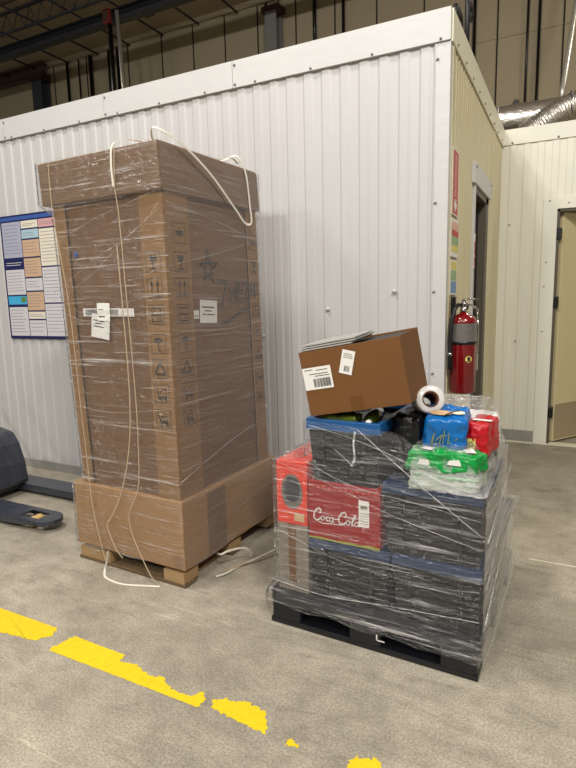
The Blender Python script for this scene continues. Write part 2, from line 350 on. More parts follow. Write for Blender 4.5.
# front wall of the left cold room (in front of the camera)
XL = -9.0
ribwall('wall_front', corrugated(XL, XC - .085, .13, .008), lambda t, d, z: (t, Y0 - d, z), 0, HF + .02, 'white_panel', (XL, XC - .02, Y0 + .002, Y0 + .08, 0, H - .02))
mb = MB(); mb.prism([(XC - .085, Y0 - .014), (XC + .006, Y0 - .014), (XC + .006, Y0 + .05), (XC - .02, Y0 + .05), (XC - .02, Y0 + .001), (XC - .085, Y0 + .001)], 0, HF)
mb.lathe([(.004, 0), (.004, HF)], (XC - .0835, Y0 - .0145, 0), 'z', 8)
for z in (2.98, 2.16, 1.62, 1.1): rivet(mb, XC - .068, Y0 - .014, z, 'y', mi=1)
struct('trim_1', mb, ['white_trim', 'bolt'])
mb = MB(); x = XC + .006; r_ = random.Random(3)
for wd in (1.5, 1.22, 1.22, 1.22, 1.22, 1.22, 1.22):
    d = r_.uniform(0, .004); mb.box(x - wd + .003, x, Y0 - .026 - d, Y0 + .03, HF, H); x -= wd
    rivet(mb, x + .02, Y0 - .028, HF + .02, 'y', mi=1); rivet(mb, x + .02, Y0 - .028, H - .03, 'y', mi=1)
for k in range(12): rivet(mb, XC - .05 - k * .42, Y0 - .028, HF + .012, 'y', r=.008, mi=1)
struct('trim_2', mb, ['white_trim', 'bolt'])
struct('baseboard_front', MB().box(XL, XC - .085, Y0 - .022, Y0 - .001, 0, .085), 'grey_base')
mb = MB()
for x, z in ((-1.5, 1.52), (-1.03, 1.63), (-2.02, 1.33)): mb.lathe([(0, -.016), (.012, -.013), (.015, 0)], (x, Y0 - .012, z), 'y', 10)
struct('trim_3', mb, 'white_trim')
# side wall of the left cold room (faces the aisle), with its door
D0, D1, DH = 4.58, 5.34, 2.42
pr = corrugated(Y0 + .07, Y1, .085, .006)
mb = MB()
def rib_y(y0, y1, z0, z1):
    pp = [(t, d) for t, d in pr if y0 < t < y1]; pp = [(y0, 0)] + pp + [(y1, 0)]; vs = []
    for t, d in pp: vs += [(XC + d, t, z0), (XC + d, t, z1)]
    mb.add(vs, [(2 * i, 2 * i + 2, 2 * i + 3, 2 * i + 1) for i in range(len(pp) - 1)])
rib_y(Y0 + .06, D0, 0, HF); rib_y(D1, Y1, 0, HF); rib_y(D0, D1, DH, HF)
mb.box(XC - .1, XC - .001, Y0 + .08, D0, 0, H - .02); mb.box(XC - .1, XC - .001, D1, Y1, 0, H - .02); mb.box(XC - .1, XC - .001, D0, D1, DH, H - .02)
mb.box(XC - .001, XC + .012, Y0 + .0505, Y0 + .085, 0, HF)
mb.box(XC - .001, XC + .012, 5.62, 5.66, 0, HF)
struct('wall_right', mb, 'warm_tint_panel')
mb = MB(); mb.box(XC + .0065, XC + .016, Y0 + .004, Y1, HF, H)
for k in range(9): rivet(mb, XC + .014, Y0 + .15 + .3 * k, HF + .03, 'x', r=.012, mi=1)
struct('trim_4', mb, ['warm_tint_trim', 'bolt'])
struct('ceiling_left_cold_room', MB().box(XL, XC - .01, Y0 + .08, Y1 - .05, H - .1, H - .01), 'warm_tint_panel')
# door_1: dark recessed door in the side wall
d1 = MB(); d1.box(XC - .16, XC + .012, D0 - .0, D0 + .03, 0, DH, 1); d1.box(XC - .16, XC + .012, D1 - .14, D1, 0, DH, 0); d1.box(XC - .16, XC + .012, D0, D1, DH - .05, DH, 0)
dr = struct('door_1', d1, ['jamb', 'white_trim'])
build('door_leaf', MB().box(XC - .15, XC - .11, D0 + .03, D1 - .14, .01, DH - .05), 'door_dark', dr)
build('door_seal', MB().box(XC - .109, XC - .05, D1 - .20, D1 - .14, .01, DH - .05), 'black', dr)
h = MB(); h.box(XC + .001, XC + .03, D0 - .13, D1 + .05, DH, DH + .15, 0)
for y in (D0 - .08, D1): h.lathe([(.012, .0), (.01, .008), (0, .01)], (XC + .03, y, DH + .12), 'x', 10, 1)
build('door_header', h, ['white_trim', 'bolt'], dr, .004)
build('door_frame', MB().box(XC + .001, XC + .02, D0 - .07, D0, 0, DH), 'white_trim', dr, .003)
build('door_handle', MB().box(XC + .02, XC + .07, D0 - .03, D0 - .01, 1.0, 1.25), 'chrome', dr, .004)
# right cold room front wall with a doorway
DX = -.165; DH2 = 2.42
mb = MB(); pr2 = corrugated(XC + .02, DX - .13, .13, .006); vs = []
for t, d in pr2: vs += [(t, Y1 - d, 0), (t, Y1 - d, 3.09)]
mb.add(vs, [(2 * i, 2 * i + 2, 2 * i + 3, 2 * i + 1) for i in range(len(pr2) - 1)])
pr3 = corrugated(DX - .13, 3.2, .13, .006); vs = []
for t, d in pr3: vs += [(t, Y1 - d, DH2 + .1), (t, Y1 - d, 3.09)]
mb.add(vs, [(2 * i, 2 * i + 2, 2 * i + 3, 2 * i + 1) for i in range(len(pr3) - 1)])
mb.box(XC, DX - .0, Y1 + .001, Y1 + .1, 0, 3.2); mb.box(DX, .85, Y1 + .001, Y1 + .1, DH2, 3.2); mb.box(.85, 3.2, Y1 + .001, Y1 + .1, 0, 3.2)
struct('wall_far', mb, 'far_panel')
mb = MB(); mb.box(XC + .016, 3.2, Y1 - .02, Y1 + .08, 3.085, 3.235)
for k in range(7): rivet(mb, XC + .1 + .42 * k, Y1 - .02, 3.1, 'y', r=.011, mi=1)
mb.box(DX - .13, DX, Y1 - .016, Y1, 0, DH2 + .11); mb.box(DX, .98, Y1 - .016, Y1, DH2, DH2 + .11); mb.box(.85, .98, Y1 - .016, Y1, 0, DH2)
for x, z in ((DX - .07, 2.5), (DX - .08, 1.9), (DX - .09, 1.66), (DX - .09, 1.2), (DX + .1, 2.47), (XC + .1, 2.3), (XC + .2, 1.1)): rivet(mb, x, Y1 - .016, z, 'y', r=.008, mi=1)
struct('trim_5', mb, ['far_panel', 'bolt'])
struct('baseboard_far', MB().box(XC + .01, DX - .131, Y1 - .022, Y1 - .001, .02, .135), 'grey_base')
struct('trim_6', MB().box(XC + .01, DX - .131, Y1 - .03, Y1 - .0, 0, .018), 'warm_tint_trim')
# inside of the right cold room
mb = MB(); mb.box(XC + .1, XC + .14, Y1 + .101, 9.5, .0, 2.9); mb.box(3.2, 3.24, Y1 + .1, 9.5, 0, 2.9); mb.box(XC + .1, 3.24, 9.5, 9.55, 0, 2.9)
struct('wall_inside', mb, 'warm_tint_panel')
struct('ceiling_right_cold_room', MB().box(XC + .1, 3.24, Y1 + .1, 9.55, 2.9, 3.0), 'warm_tint_panel')
lamp('cold_room_light', (1.2, 7.8, 2.85), (1.0, 7.6, 0), .5, .3, 14, (1, .95, .75))
# door_2: leaf standing open into the right cold room
d2 = struct('door_2', MB().box(DX, DX + .025, Y1 - .0, Y1 + .1, .0, DH2).box(DX, .85, Y1, Y1 + .1, DH2 - .025, DH2), 'jamb')
ang = math.atan2(.358, .243); lf = bpy.data.objects.new('door_leaf', None)
hx, hy = DX + .03, Y1 + .075
def rotbox(mb, a0, a1, b0, b1, z0, z1, mi=0):
    ca, sa = math.cos(ang), math.sin(ang); q = []
    for a, b in ((a0, b0), (a1, b0), (a1, b1), (a0, b1)): q.append((hx + a * ca - b * sa, hy + a * sa + b * ca))
    mb.prism(q, z0, z1, mi)
bpy.data.objects.remove(lf)
m_ = MB(); rotbox(m_, .02, .95, -.02, .03, .02, DH2 - .03); lf = build('door_leaf', m_, 'leaf', d2, .004)
m_ = MB(); rotbox(m_, .03, .93, -.024, -.0205, .04, .42); build('kick_plate', m_, 'kick', lf)
for z in (2.18, 1.5, .35):
    build('hinge', MB().box(DX + .002, DX + .05, Y1 - .02, Y1 + .07, z - .055, z + .055), 'blackmetal', d2, .006)
struct('trim_7', MB().box(DX, .85, Y1 - .02, Y1 + .09, .001, .012), 'warm_tint_trim')

# floor joint saw cut, worn stripe
struct('trim_8', MB().box(-.15, 6, 3.458, 3.466, .0004, .0018), 'warm_tint_trim')
stripe = thing('floor_stripe', 'worn yellow safety stripe painted on the concrete floor, broken into flaking patches', 'floor marking', (0, 0, 0))
def ragged(pts, straight):
    out = []; r = random.Random(5); n = len(pts)
    for i in range(n):
        a, b = pts[i], pts[(i + 1) % n]; L_ = math.hypot(b[0] - a[0], b[1] - a[1]); k = max(1, int(L_ / .008)); am = .0015 if straight(a, b) else .007
        for j in range(k):
            t = j / k; out.append((a[0] + (b[0] - a[0]) * t + r.uniform(-am, am), a[1] + (b[1] - a[1]) * t + r.uniform(-am, am)))
    return out
st = lambda a, b: abs(a[1] - b[1]) < .02 and abs(a[0] - b[0]) > .13
FR = [[(-2.443, 1.580), (-2.903, 1.573), (-3.6, 1.574), (-3.6, 1.724), (-2.643, 1.724), (-2.210, 1.725), (-2.171, 1.661), (-2.206, 1.645), (-2.219, 1.604)][::-1],
      [(-2.103, 1.582), (-2.074, 1.715), (-1.902, 1.709), (-1.746, 1.708), (-1.736, 1.659), (-1.660, 1.679), (-1.545, 1.645), (-1.489, 1.664), (-1.399, 1.618), (-1.309, 1.615), (-1.278, 1.662), (-1.244, 1.627), (-1.243, 1.579), (-1.494, 1.581), (-1.783, 1.582)][::-1],
      [(-1.196, 1.601), (-1.211, 1.637), (-1.169, 1.675), (-1.124, 1.665), (-1.083, 1.691), (-1.027, 1.681), (-0.984, 1.677), (-0.934, 1.579), (-1.034, 1.58)][::-1],
      [(-0.852, 1.566), (-0.838, 1.604), (-0.796, 1.568)][::-1],
      [(-0.611, 1.594), (-0.596, 1.624), (-0.561, 1.627), (-0.539, 1.651), (-0.505, 1.635), (-0.479, 1.594), (-0.50, 1.55), (-0.596, 1.55)][::-1]]
for f in FR:
    p = ragged(f, st); build('paint_patch', MB().add([(x, y, .0012) for x, y in p], [tuple(range(len(p)))]), 'yellow', stripe)

# ================================================================ HIGH STEELWORK, PIPES, DUCTS
def column(x, y, label, wd=.26, zt=7.7):
    t = thing('steel_column', label, 'column', (x, y, 0))
    mb = MB(); mb.box(-wd / 2, wd / 2, -.14, -.12, 0, zt); mb.box(-wd / 2, wd / 2, .12, .14, 0, zt); mb.box(-.012, .012, -.12, .12, 0, zt)
    build('shaft', mb, 'column_grey' if x > -8 else 'steel_dark', t)
    build('cap_plate', MB().box(-.2, .2, -.16, .14, zt - .1, zt - .001), 'steel_brown', t)
    build('base_plate', MB().box(-.2, .2, -.18, .15, 0.001, .03), 'steel_dark', t)
column(-5.66, 10.8, 'grey steel column standing against the back wall above the middle of the cold room', zt=7.40)
column(-12.5, 10.8, 'dark steel column at the far left with a bright edge on its left flange', .34, zt=7.40)
# girder and trusses
def girder(y, z, x0, x1, dep, label, m='steel_dark'):
    mb = MB(); mb.box(x0, x1, y - .1, y + .1, z, z + .02); mb.box(x0, x1, y - .1, y + .1, z + dep - .02, z + dep); mb.box(x0, x1, y - .012, y + .012, z + .02, z + dep - .02)
    return tag(build('steel_girder', mb, m), label, 'girder')
girder(9.35, 7.20, -15.9, 5.9, .22, 'long dark grey steel girder crossing under the roof at upper left')
girder(10.8, 7.40, -15.9, -12.3, .28, 'short reddish brown girder ending on the dark column at far left', 'steel_brown')
def truss(y, z, dep, m, label):
    t = thing('roof_truss', label, 'truss', (-15.9, y, z)); n = 60; L_ = 21.8
    build('bottom_chord', MB().box(0, L_, -.03, .03, 0, .035), m, t); build('top_chord', MB().box(0, L_, -.03, .03, dep - .035, dep), m, t)
    mb = MB(); s_ = L_ / n
    for i in range(n): mb.tube([(i * s_, 0, .03), ((i + .5) * s_, 0, dep - .03), ((i + 1) * s_, 0, .03)], .011, 5)
    build('web', mb, m, t)
truss(8.75, 7.30, .42, 'steel_dark', 'dark open web roof truss just in front of the long girder')
truss(7.95, 7.32, .40, 'steel_brown', 'reddish open web roof truss nearest the top left corner')
for k in range(12):
    x = -14.6 + 1.0 * k
    tag(build('bridging_rod', MB().tube([(x, 6.5, 7.60), (x, 10.95, 7.60)], .022, 6), 'steel_dark'), 'thin dark steel bridging rod running across the roof trusses toward the back wall', 'rod', 'bridging rods under the roof')
for x, y, lb in ((-10.3, 9.9, 'small black junction box with a round socket under the roof at upper left'), (-8.2, 10.0, 'small black junction box under the roof, right of the white pipe')):
    t = thing('junction_box', lb, 'box', (x, y, 7.62)); build('hanger', MB().tube([(0, 0, .06), (0, 0, .115)], .02, 6), 'steel_dark', t); build('housing', MB().box(-.11, .11, -.06, .06, -.1, .06), 'blackmetal', t, .01)
    m_ = MB(); m_.lathe([(.04, 0), (.04, -.04), (.03, -.05), (0, -.05)], (.0, -.061, 0), 'y', 16); build('socket', m_, 'steel_dark', t)
t = thing('alarm_box', 'small red box fixed to the girder beside the white pipe', 'box', (-8.5, 9.1, 7.18)); build('housing', MB().box(-.08, .08, -.05, .04, -.1, .16), 'alarm_red', t, .01); build('cover', MB().box(-.06, .06, -.06, -.051, -.06, .12), 'steel_brown', t)
def vpipe(name, pts, r, m, label, cat='pipe', n=10, grp=None):
    return tag(build(name, MB().tube(pts, r, n), m), label, cat, grp)
vpipe('drop_pipe', [(-8.44, 9.1, 7.06), (-8.44, 9.1, .01)], .045, 'blackmetal', 'thick black vertical pipe dropping behind the cold room below the red box')
vpipe('white_pipe', [(-8.15, 9.0, 7.2), (-7.95, 8.95, 3.3), (-7.9, 8.94, .01)], .04, 'pipe_grey', 'slightly tilted pale pipe beside the thick black pipe')
for i, (x, r, z0, lb) in enumerate(((-11.65, .035, 0, 'first dark conduit right of the far left column'), (-11.25, .02, 0, 'thin dark conduit between two thicker ones at far left'), (-10.85, .05, 0, 'thick dark conduit on the back wall at far left'), (-10.25, .03, 5.9, 'short dark conduit ending halfway on the back wall'), (-9.95, .045, 0, 'dark conduit just left of the black drop pipe'), (-5.9, .03, 6.6, 'short dark cable left of the middle column'), (-4.81, .035, 6.4, 'dark tapered cable hanging right of the middle column'), (-4.2, .03, 5, 'dark conduit on the back wall above the cold room roof edge'), (-1.75, .03, 0, 'thick black conduit behind the roof hooks'), (-.70, .025, 0, 'thick black conduit on the back wall above the silver duct'), (-.88, .02, 4.0, 'black conduit left of the thick one above the silver duct'))):
    vpipe('wall_conduit', [(x, 10.93, 7.6), (x, 10.93, max(z0, 0.01))], r, 'blackmetal', lb)
vpipe('conduit', [(.02, 9.4, 7.2), (-.02, 8.9, 6.1), (-.13, 8.0, 4.9), (-.2, 7.4, 3.9), (-.21, 7.35, 3.72)], .03, 'pipe_grey', 'bright silver conduit sloping down to the duct at top right')
t = thing('junction_box', 'small black outlet box on the back wall above the silver duct', 'box', (-1.02, 10.95, 4.75)); build('housing', MB().box(-.04, .04, -.04, .03, -.16, .16), 'blackmetal', t, .008)
build('cover', MB().box(-.03, .03, -.046, -.0405, -.13, .13), 'steel_dark', t)
# roof hooks
for (x, y, s_, ln, lb) in ((-.75, 3.94, .19, .19, 'low thick black hoop nearest the roof corner of the white cold room'), (-.76, 4.43, .44, .17, 'taller black hoop on the cold room roof, further from the corner')):
    m_ = MB(); m_.tube([(0, 0, .012), (0, 0, s_ - .03), (0, .008, s_ - .008), (0, .03, s_), (0, ln - .03, s_ - .005), (0, ln - .008, s_ - .015), (0, ln, s_ - .04), (0, ln, s_ - .09)], .018, 10)
    t = thing('roof_hoop', lb, 'hoop', (x, y, H - .01)); build('hoop_bar', m_, 'black', t)
    build('foot', MB().box(-.03, .03, -.03, .03, 0, .012), 'blackmetal', t)
# ducts on the right cold room
t = thing('insulated_duct', 'long silver foil wrapped round duct on the roof of the far cold room', 'duct', (-1.4, 7.10, 3.53))
m_ = MB(); n = 40; r_ = random.Random(2)
for s0 in range(1):
    pts = []; rr = []
    for i in range(90): pts.append((i * .05, 0, 0)); rr.append(.17 + r_.uniform(-.003, .003) + (.004 if i % 9 == 0 else 0))
    m_.tube(pts, rr, 32)
build('jacket', m_, 'foil', t)
for k in range(4): build('band', MB().tube([(.55 + k * .9, 0, 0), (.57 + k * .9, 0, 0)], .178, 32), 'pipe_grey', t)
t = thing('flexible_duct', 'crinkled silver flexible duct curling in front of the straight duct at right', 'duct', (0, 0, 0))
pts = []; rr = []
for i in range(150):
    s_ = i / 149; pts.append((-.54 + .9 * s_, 6.74 - .05 * math.sin(s_ * 3), 3.24 + .25 * math.sin(min(1, s_ * 1.5) * PI / 2) ** 1.2)); rr.append(.13 + (.012 if (i // 2) % 2 else 0) + r_.uniform(-.004, .004))
build('hose', MB().tube(pts, rr, 28), 'foil', t); build('clamp', MB().tube([(-.1, 6.70, 3.475), (-.085, 6.70, 3.476)], .147, 28), 'steel_dark', t)
build('collar', MB().tube([(.3, 6.73, 3.49), (.42, 6.73, 3.49)], .15, 24), 'pipe_grey', t)

# ================================================================ WALL NOTICES
# labour notice poster
pz = thing('notice_poster', 'tall laminated notice poster with blue header and coloured text panels, on the white wall', 'poster', (-4.82, Y0 - .018, 1.28))
PW, PH = .80, 1.135
pm = MB(); pm.box(0, PW, -.004, .004, 0, PH, 0); PO, pu, pv = (0, -.0041, 0), (1, 0, 0), (0, 0, 1)
names = ['p_navy', 'p_blue', 'p_grey', 'p_grey2', 'p_cream', 'p_tan', 'p_cyan', 'p_pink', 'p_text', 'p_sky', 'p_leaf', 'cap']
def P_(x0, x1, y0, y1, m, lines=0):
    x0, x1, y0, y1 = x0 * PW, x1 * PW, y0 * PH, y1 * PH; rect_mb(pm, x0 + .004, x1 - .004, y0 + .004, y1 - .004, PO, pu, pv, .0008, names.index(m))
    r = random.Random(int(x0 * 999 + y0 * 77))
    for k in range(lines):
        yy = y1 - .03 - (y1 - y0 - .045) * k / max(1, lines); rect_mb(pm, x0 + .02, x1 - .02 - r.uniform(0, .06), yy - .004, yy, PO, pu, pv, .0014, names.index('p_text' if m not in ('p_navy', 'p_blue') else 'cap'))
A, B, D = .02, .35, .64
P_(0.01, .99, .955, .99, 'p_blue'); P_(A, B, .66, .95, 'p_grey2', 9); P_(A, B, .575, .65, 'p_navy', 2); P_(A, B, .36, .57, 'p_grey', 7); P_(A, B, .28, .355, 'p_sky'); P_(A, B, .266, .279, 'p_navy')
P_(A, B, .02, .265, 'p_grey', 8); rect_mb(pm, .25 * PW, .33 * PW, .3 * PH, .345 * PH, PO, pu, pv, .0016, 10); P_(B, D, .885, .95, 'p_cream', 2); P_(B, D, .805, .88, 'p_cyan', 2); P_(B, D, .66, .8, 'p_tan', 4); P_(B, D, .50, .655, 'p_tan', 5)
P_(B, D, .39, .495, 'p_grey', 3); P_(B, D, .23, .385, 'p_tan', 5); P_(B, D, .16, .225, 'p_cream', 2); P_(B, D, .02, .155, 'p_grey', 3)
P_(D, .98, .88, .95, 'p_pink', 2); P_(D, .98, .58, .875, 'p_cream', 10); P_(D, .98, .29, .575, 'p_grey', 9); P_(D, .98, .02, .285, 'p_grey', 8)
build('printed_sheet', pm, names, pz)
# extinguisher arrow sign and safety sheets on the side wall
UY, UZ = (0, 1, 0), (0, 0, 1); SX = XC + .012
sg = thing('extinguisher_sign', 'narrow red fire extinguisher sign with a white down arrow, above the extinguisher', 'sign', (SX, 3.66, 2.10))
m_ = MB(); m_.box(0, .003, 0, .20, 0, .40, 0); rect_mb(m_, .012, .188, .008, .392, (.003, 0, 0), UY, UZ, .0006, 1)
text_mb(m_, 'FIRE EXTINGUISHER', .062, (.003, .10, .245), (0, 0, 1), (0, -1, 0), .0016, 0, .46)
rect_mb(m_, .08, .12, .07, .10, (.003, 0, 0), UY, UZ, .0016, 0); poly_mb(m_, [(.10, .02), (.16, .075), (.04, .075)], (.003, 0, 0), UY, UZ, .0017, 0)
build('sign_plate', m_, ['paper', 'sign_red'], sg)
sh = thing('safety_sheet', 'curling safety sheet with pink, green and yellow bands below the red sign', 'sheet', (SX, 3.65, 1.84))
m_ = MB(); m_.box(0, .003, 0, .26, 0, .24, 0)
for y0, y1, k in ((.17, .22, 1), (.13, .168, 2), (.075, .128, 3), (.03, .072, 4)): rect_mb(m_, .015, .245, y0, y1, (.003, 0, 0), UY, UZ, .0008, k)
build('printed_page', m_, ['paper', 'sign_pink', 'sign_red', 'sign_green', 'sign_yellow'], sh)
sh = thing('safety_sheet', 'lower safety sheet with yellow and blue print, directly above the extinguisher', 'sheet', (SX, 3.65, 1.60))
m_ = MB(); m_.box(0, .003, 0, .22, 0, .22, 0)
for y0, y1, k in ((.16, .21, 1), (.09, .155, 2), (.01, .085, 3)): rect_mb(m_, .015, .205, y0, y1, (.003, 0, 0), UY, UZ, .0008, k)
build('printed_page', m_, ['paper', 'sign_yellow', 'sign_green', 'sign_blue'], sh)
sh = thing('door_sign', 'small red and white notice on the frame of the dark door', 'sign', (XC + .021, D0 - .065, 1.80))
m_ = MB(); m_.box(0, .003, 0, .06, 0, .26, 0); rect_mb(m_, .008, .052, .01, .2, (.003, 0, 0), UY, UZ, .0008, 1); rect_mb(m_, .014, .046, .08, .1, (.003, 0, 0), UY, UZ, .0012, 0)
build('sign_plate', m_, ['paper', 'sign_red'], sh)
# fire extinguisher
ex, ey = -.612, 3.70
fe = thing('fire_extinguisher', 'large red fire extinguisher with black hose hanging on the cream side wall', 'fire extinguisher', (ex, ey, .965))
Rr = .083
m_ = MB(); m_.lathe([(0, 0), (Rr * .9, 0), (Rr, .012), (Rr, .455), (Rr * .95, .478), (Rr * .75, .497), (Rr * .35, .512), (.02, .53), (.0, .53)], n=40); build('cylinder_body', m_, 'ext_red', fe)
m_ = MB(); m_.lathe([(Rr + .0012, .335), (Rr + .0012, .452)], n=40); lbm = build('label_band', m_, 'ext_label', fe)
m_ = MB(); m_.lathe([(Rr + .002, .317), (Rr + .004, .321), (Rr + .004, .333), (Rr + .002, .337)], n=40); build('strap', m_, 'blackmetal', fe)
def on_cyl(mb, pts, th, zc, r, mi=0):
    mb.add([((r) * math.cos(th + x / r), (r) * math.sin(th + x / r), zc + y) for x, y in pts], [tuple(range(len(pts)))], mi)
m_ = MB(); on_cyl(m_, circ(0, 0, .022), -.95, .225, Rr + .001, 0); on_cyl(m_, circ(0, .003, .010), -.95, .227, Rr + .002, 1); on_cyl(m_, [(-.016, -.018), (.016, -.018), (.016, -.013), (-.016, -.013)], -.95, .225, Rr + .002, 1)
build('inspection_sticker', m_, ['sign_yellow', 'ink'], fe)
m_ = MB(); m_.lathe([(.018, .52), (.022, .53), (.022, .575), (.012, .585), (.012, .60), (0, .60)], n=16); build('valve', m_, 'chrome', fe)
m_ = MB(); m_.lathe([(.026, 0), (.026, .012), (.0, .014)], (0.01, -.035, .556), 'y', 14); build('gauge', m_, 'chrome', fe)
m_ = MB(); m_.tube([(0, -.02, .60), (.03, .03, .605), (.07, .10, .60)], .009, 8, flat=(1.6, .7)); m_.tube([(0, -.0, .575), (.04, .04, .565), (.07, .09, .535), (.075, .10, .50)], .008, 8, flat=(1.5, .7)); build('handle', m_, 'chrome', fe)
m_ = MB(); m_.tube([(.075 + .0, .06, .52), (.085, .05, .42), (.085, .045, .25)], .004, 6); build('pull_wire', m_, 'chrome', fe)
m_ = MB(); m_.tube([(-.01, -.02, .565), (-.025, -.05, .57), (-.04, -.08, .545), (-.055, -.092, .48), (-.062, -.095, .38), (-.062, -.095, .25), (-.06, -.095, .16)], [.012] * 5 + [.013, .015], 12); hs = build('hose', m_, 'black', fe)
m_ = MB(); m_.lathe([(.0135, 0), (.016, .002), (.016, .016), (.0135, .018)], (-.062, -.095, .25), n=12); build('hose_clip', m_, 'chrome', hs)
build('wall_bracket', MB().box(-.0785, -.05, -.02, .02, .42, .62), 'blackmetal', fe, .003)

# ================================================================ TALL WRAPPED CARTON ON WOODEN PALLET
RZ = math.radians(-2.6); TX, TY = -1.84 + 0, 2.291      # front right bottom corner
def origin(x, y, u, rz): return (x - u * math.cos(rz), y - u * math.sin(rz))
W_ = .87; DP = 1.02
ox, oy = origin(-1.846, 2.297, W_, RZ)
wp = thing('wooden_pallet', 'low wooden pallet of pale boards and blocks under the tall wrapped carton', 'pallet', (ox, oy, 0), RZ)
for k in range(3):
    y = (.0, .46, .92)[k]; build('bottom_board', MB().box(.0, W_ - .005, y, y + .1, .002, .018), 'wood_dark', wp, .002)
for i in range(3):
    for j in range(1 if i == 1 else 0, 3):
        x = (.015, .36, .705)[i]; y = (.002 if i != 1 else .11, .44, .88)[j]; build('block', MB().box(x, x + (.26 if i == 0 and j == 0 else .15), y, y + .13, .0185, .085), 'wood', wp, .003)
for k in range(6):
    y = .03 + k * .176; build('top_board', MB().box(.02, W_ - .02, y, y + .1, .0855, .102), 'wood', wp, .002)
for k in range(2):
    x = (.002, .70)[k]; build('side_runner', MB().box(x, x + .10, .101, .455, .003, .017), 'wood', wp, .002)
tc_ = thing('tall_carton', 'tall brown carton with a lid and a lighter tray, strapped and film wrapped', 'carton', (ox, oy, .103), RZ)
# tray
TT = .405
m_ = MB(); m_.box(.0, W_, 0, DP, 0, TT); build('bottom_tray', m_, 'carton_tray', tc_, .006)
m_ = MB(); poly_mb(m_, [(-.0, 0), (.05, -.0), (.055, .03), (.025, .085), (-.03, .06), (-.012, .03)], (W_ - .065, -.001, .01), (1, 0, 0), (0, 0, 1), .002, 0); build('torn_corner', m_, 'carton_post', tc_)
m_ = MB(); poly_mb(m_, [(0, 0), (.018, .01), (.012, .08), (.0, .13), (-.012, .06)], (W_ - .03, -.001, .02), (1, 0, 0), (0, 0, 1), .003, 0); m_.box(W_ - .17, W_ + .001, -.0015, .3, TT - .02, TT + .0012, 1)
build('tape_strip', MB().box(W_ - .003, W_ + .002, .22, .40, .0, TT - .02), 'carton_lid', tc_)
# body leans slightly to the left toward the top: taper built as slanted box
BZ0, BZ1 = TT + .001, 2.075
def slab(mb, x0b, x1b, x0t, x1t, y0b, y1b, y0t, y1t, z0, z1, mi=0):
    mb.add([(x0b, y0b, z0), (x1b, y0b, z0), (x1b, y1b, z0), (x0b, y1b, z0), (x0t, y0t, z1), (x1t, y0t, z1), (x1t, y1t, z1), (x0t, y1t, z1)],
           [(3, 2, 1, 0), (4, 5, 6, 7), (0, 1, 5, 4), (1, 2, 6, 5), (2, 3, 7, 6), (3, 0, 4, 7)], mi)
xl0, xr0, xl1, xr1 = .075, .845, .015, .842       # body left and right x at the tray and at the top
yf0, yb0, yf1, yb1 = .02, .95, .01, .885
m_ = MB(); slab(m_, xl0 + .01, xr0 - .01, xl1 + .01, xr1 - .01, yf0 + .01, yb0 - .01, yf1 + .01, yb1 - .01, BZ0, BZ1); sl = build('sleeve', m_, 'carton_face', tc_)
def lerp(a, b, t): return a + (b - a) * t
def post(fx0, fx1, fy0, fy1):   # corner board given fractions across body
    m_ = MB(); e = .0
    X = lambda f, top: lerp(xl1, xr1, f) if top else lerp(xl0, xr0, f)
    Yy = lambda f, top: lerp(yf1, yb1, f) if top else lerp(yf0, yb0, f)
    slab(m_, X(fx0, 0), X(fx1, 0), X(fx0, 1), X(fx1, 1), Yy(fy0, 0), Yy(fy1, 0), Yy(fy0, 1), Yy(fy1, 1), BZ0 + .001, BZ1 - .002)
    return m_
q1 = build('corner_board', post(0, .11, 0, .10), 'carton_post', tc_, .003)
q2 = build('corner_board', post(.80, 1.0, 0, .23), 'carton_post', tc_, .003)
q3 = build('corner_board', post(.89, 1.0, .87, 1.0), 'carton_post', tc_, .003)
q4 = build('corner_board', post(0, .11, .87, 1.0), 'carton_post', tc_, .003)
build('seam_gap', MB().add([(lerp(xl0, xr0, .11), yf0 + .004, BZ0 + .01), (lerp(xl0, xr0, .125), yf0 + .004, BZ0 + .01), (lerp(xl1, xr1, .125), yf1 + .004, BZ1 - .01), (lerp(xl1, xr1, .11), yf1 + .004, BZ1 - .01)], [(0, 1, 2, 3)]), 'seam', tc_)
build('seam_gap', MB().add([(xr0 - .004, lerp(yf0, yb0, .855), BZ0 + .01), (xr0 - .004, lerp(yf0, yb0, .87), BZ0 + .01), (xr1 - .004, lerp(yf1, yb1, .87), BZ1 - .01), (xr1 - .004, lerp(yf1, yb1, .855), BZ1 - .01)], [(0, 1, 2, 3)]), 'seam', tc_)
LZ0, LZ1 = 2.055, 2.288
m_ = MB(); slab(m_, -.050, .858, -.060, .848, -.012, .915, -.016, .905, LZ0, LZ1); ld = build('lid', m_, 'carton_lid', tc_, .006)
m_ = MB(); m_.box(-.05, .84, .0, .895, LZ1 + .0005, LZ1 + .006); build('lid_flap', m_, 'carton_post', ld)
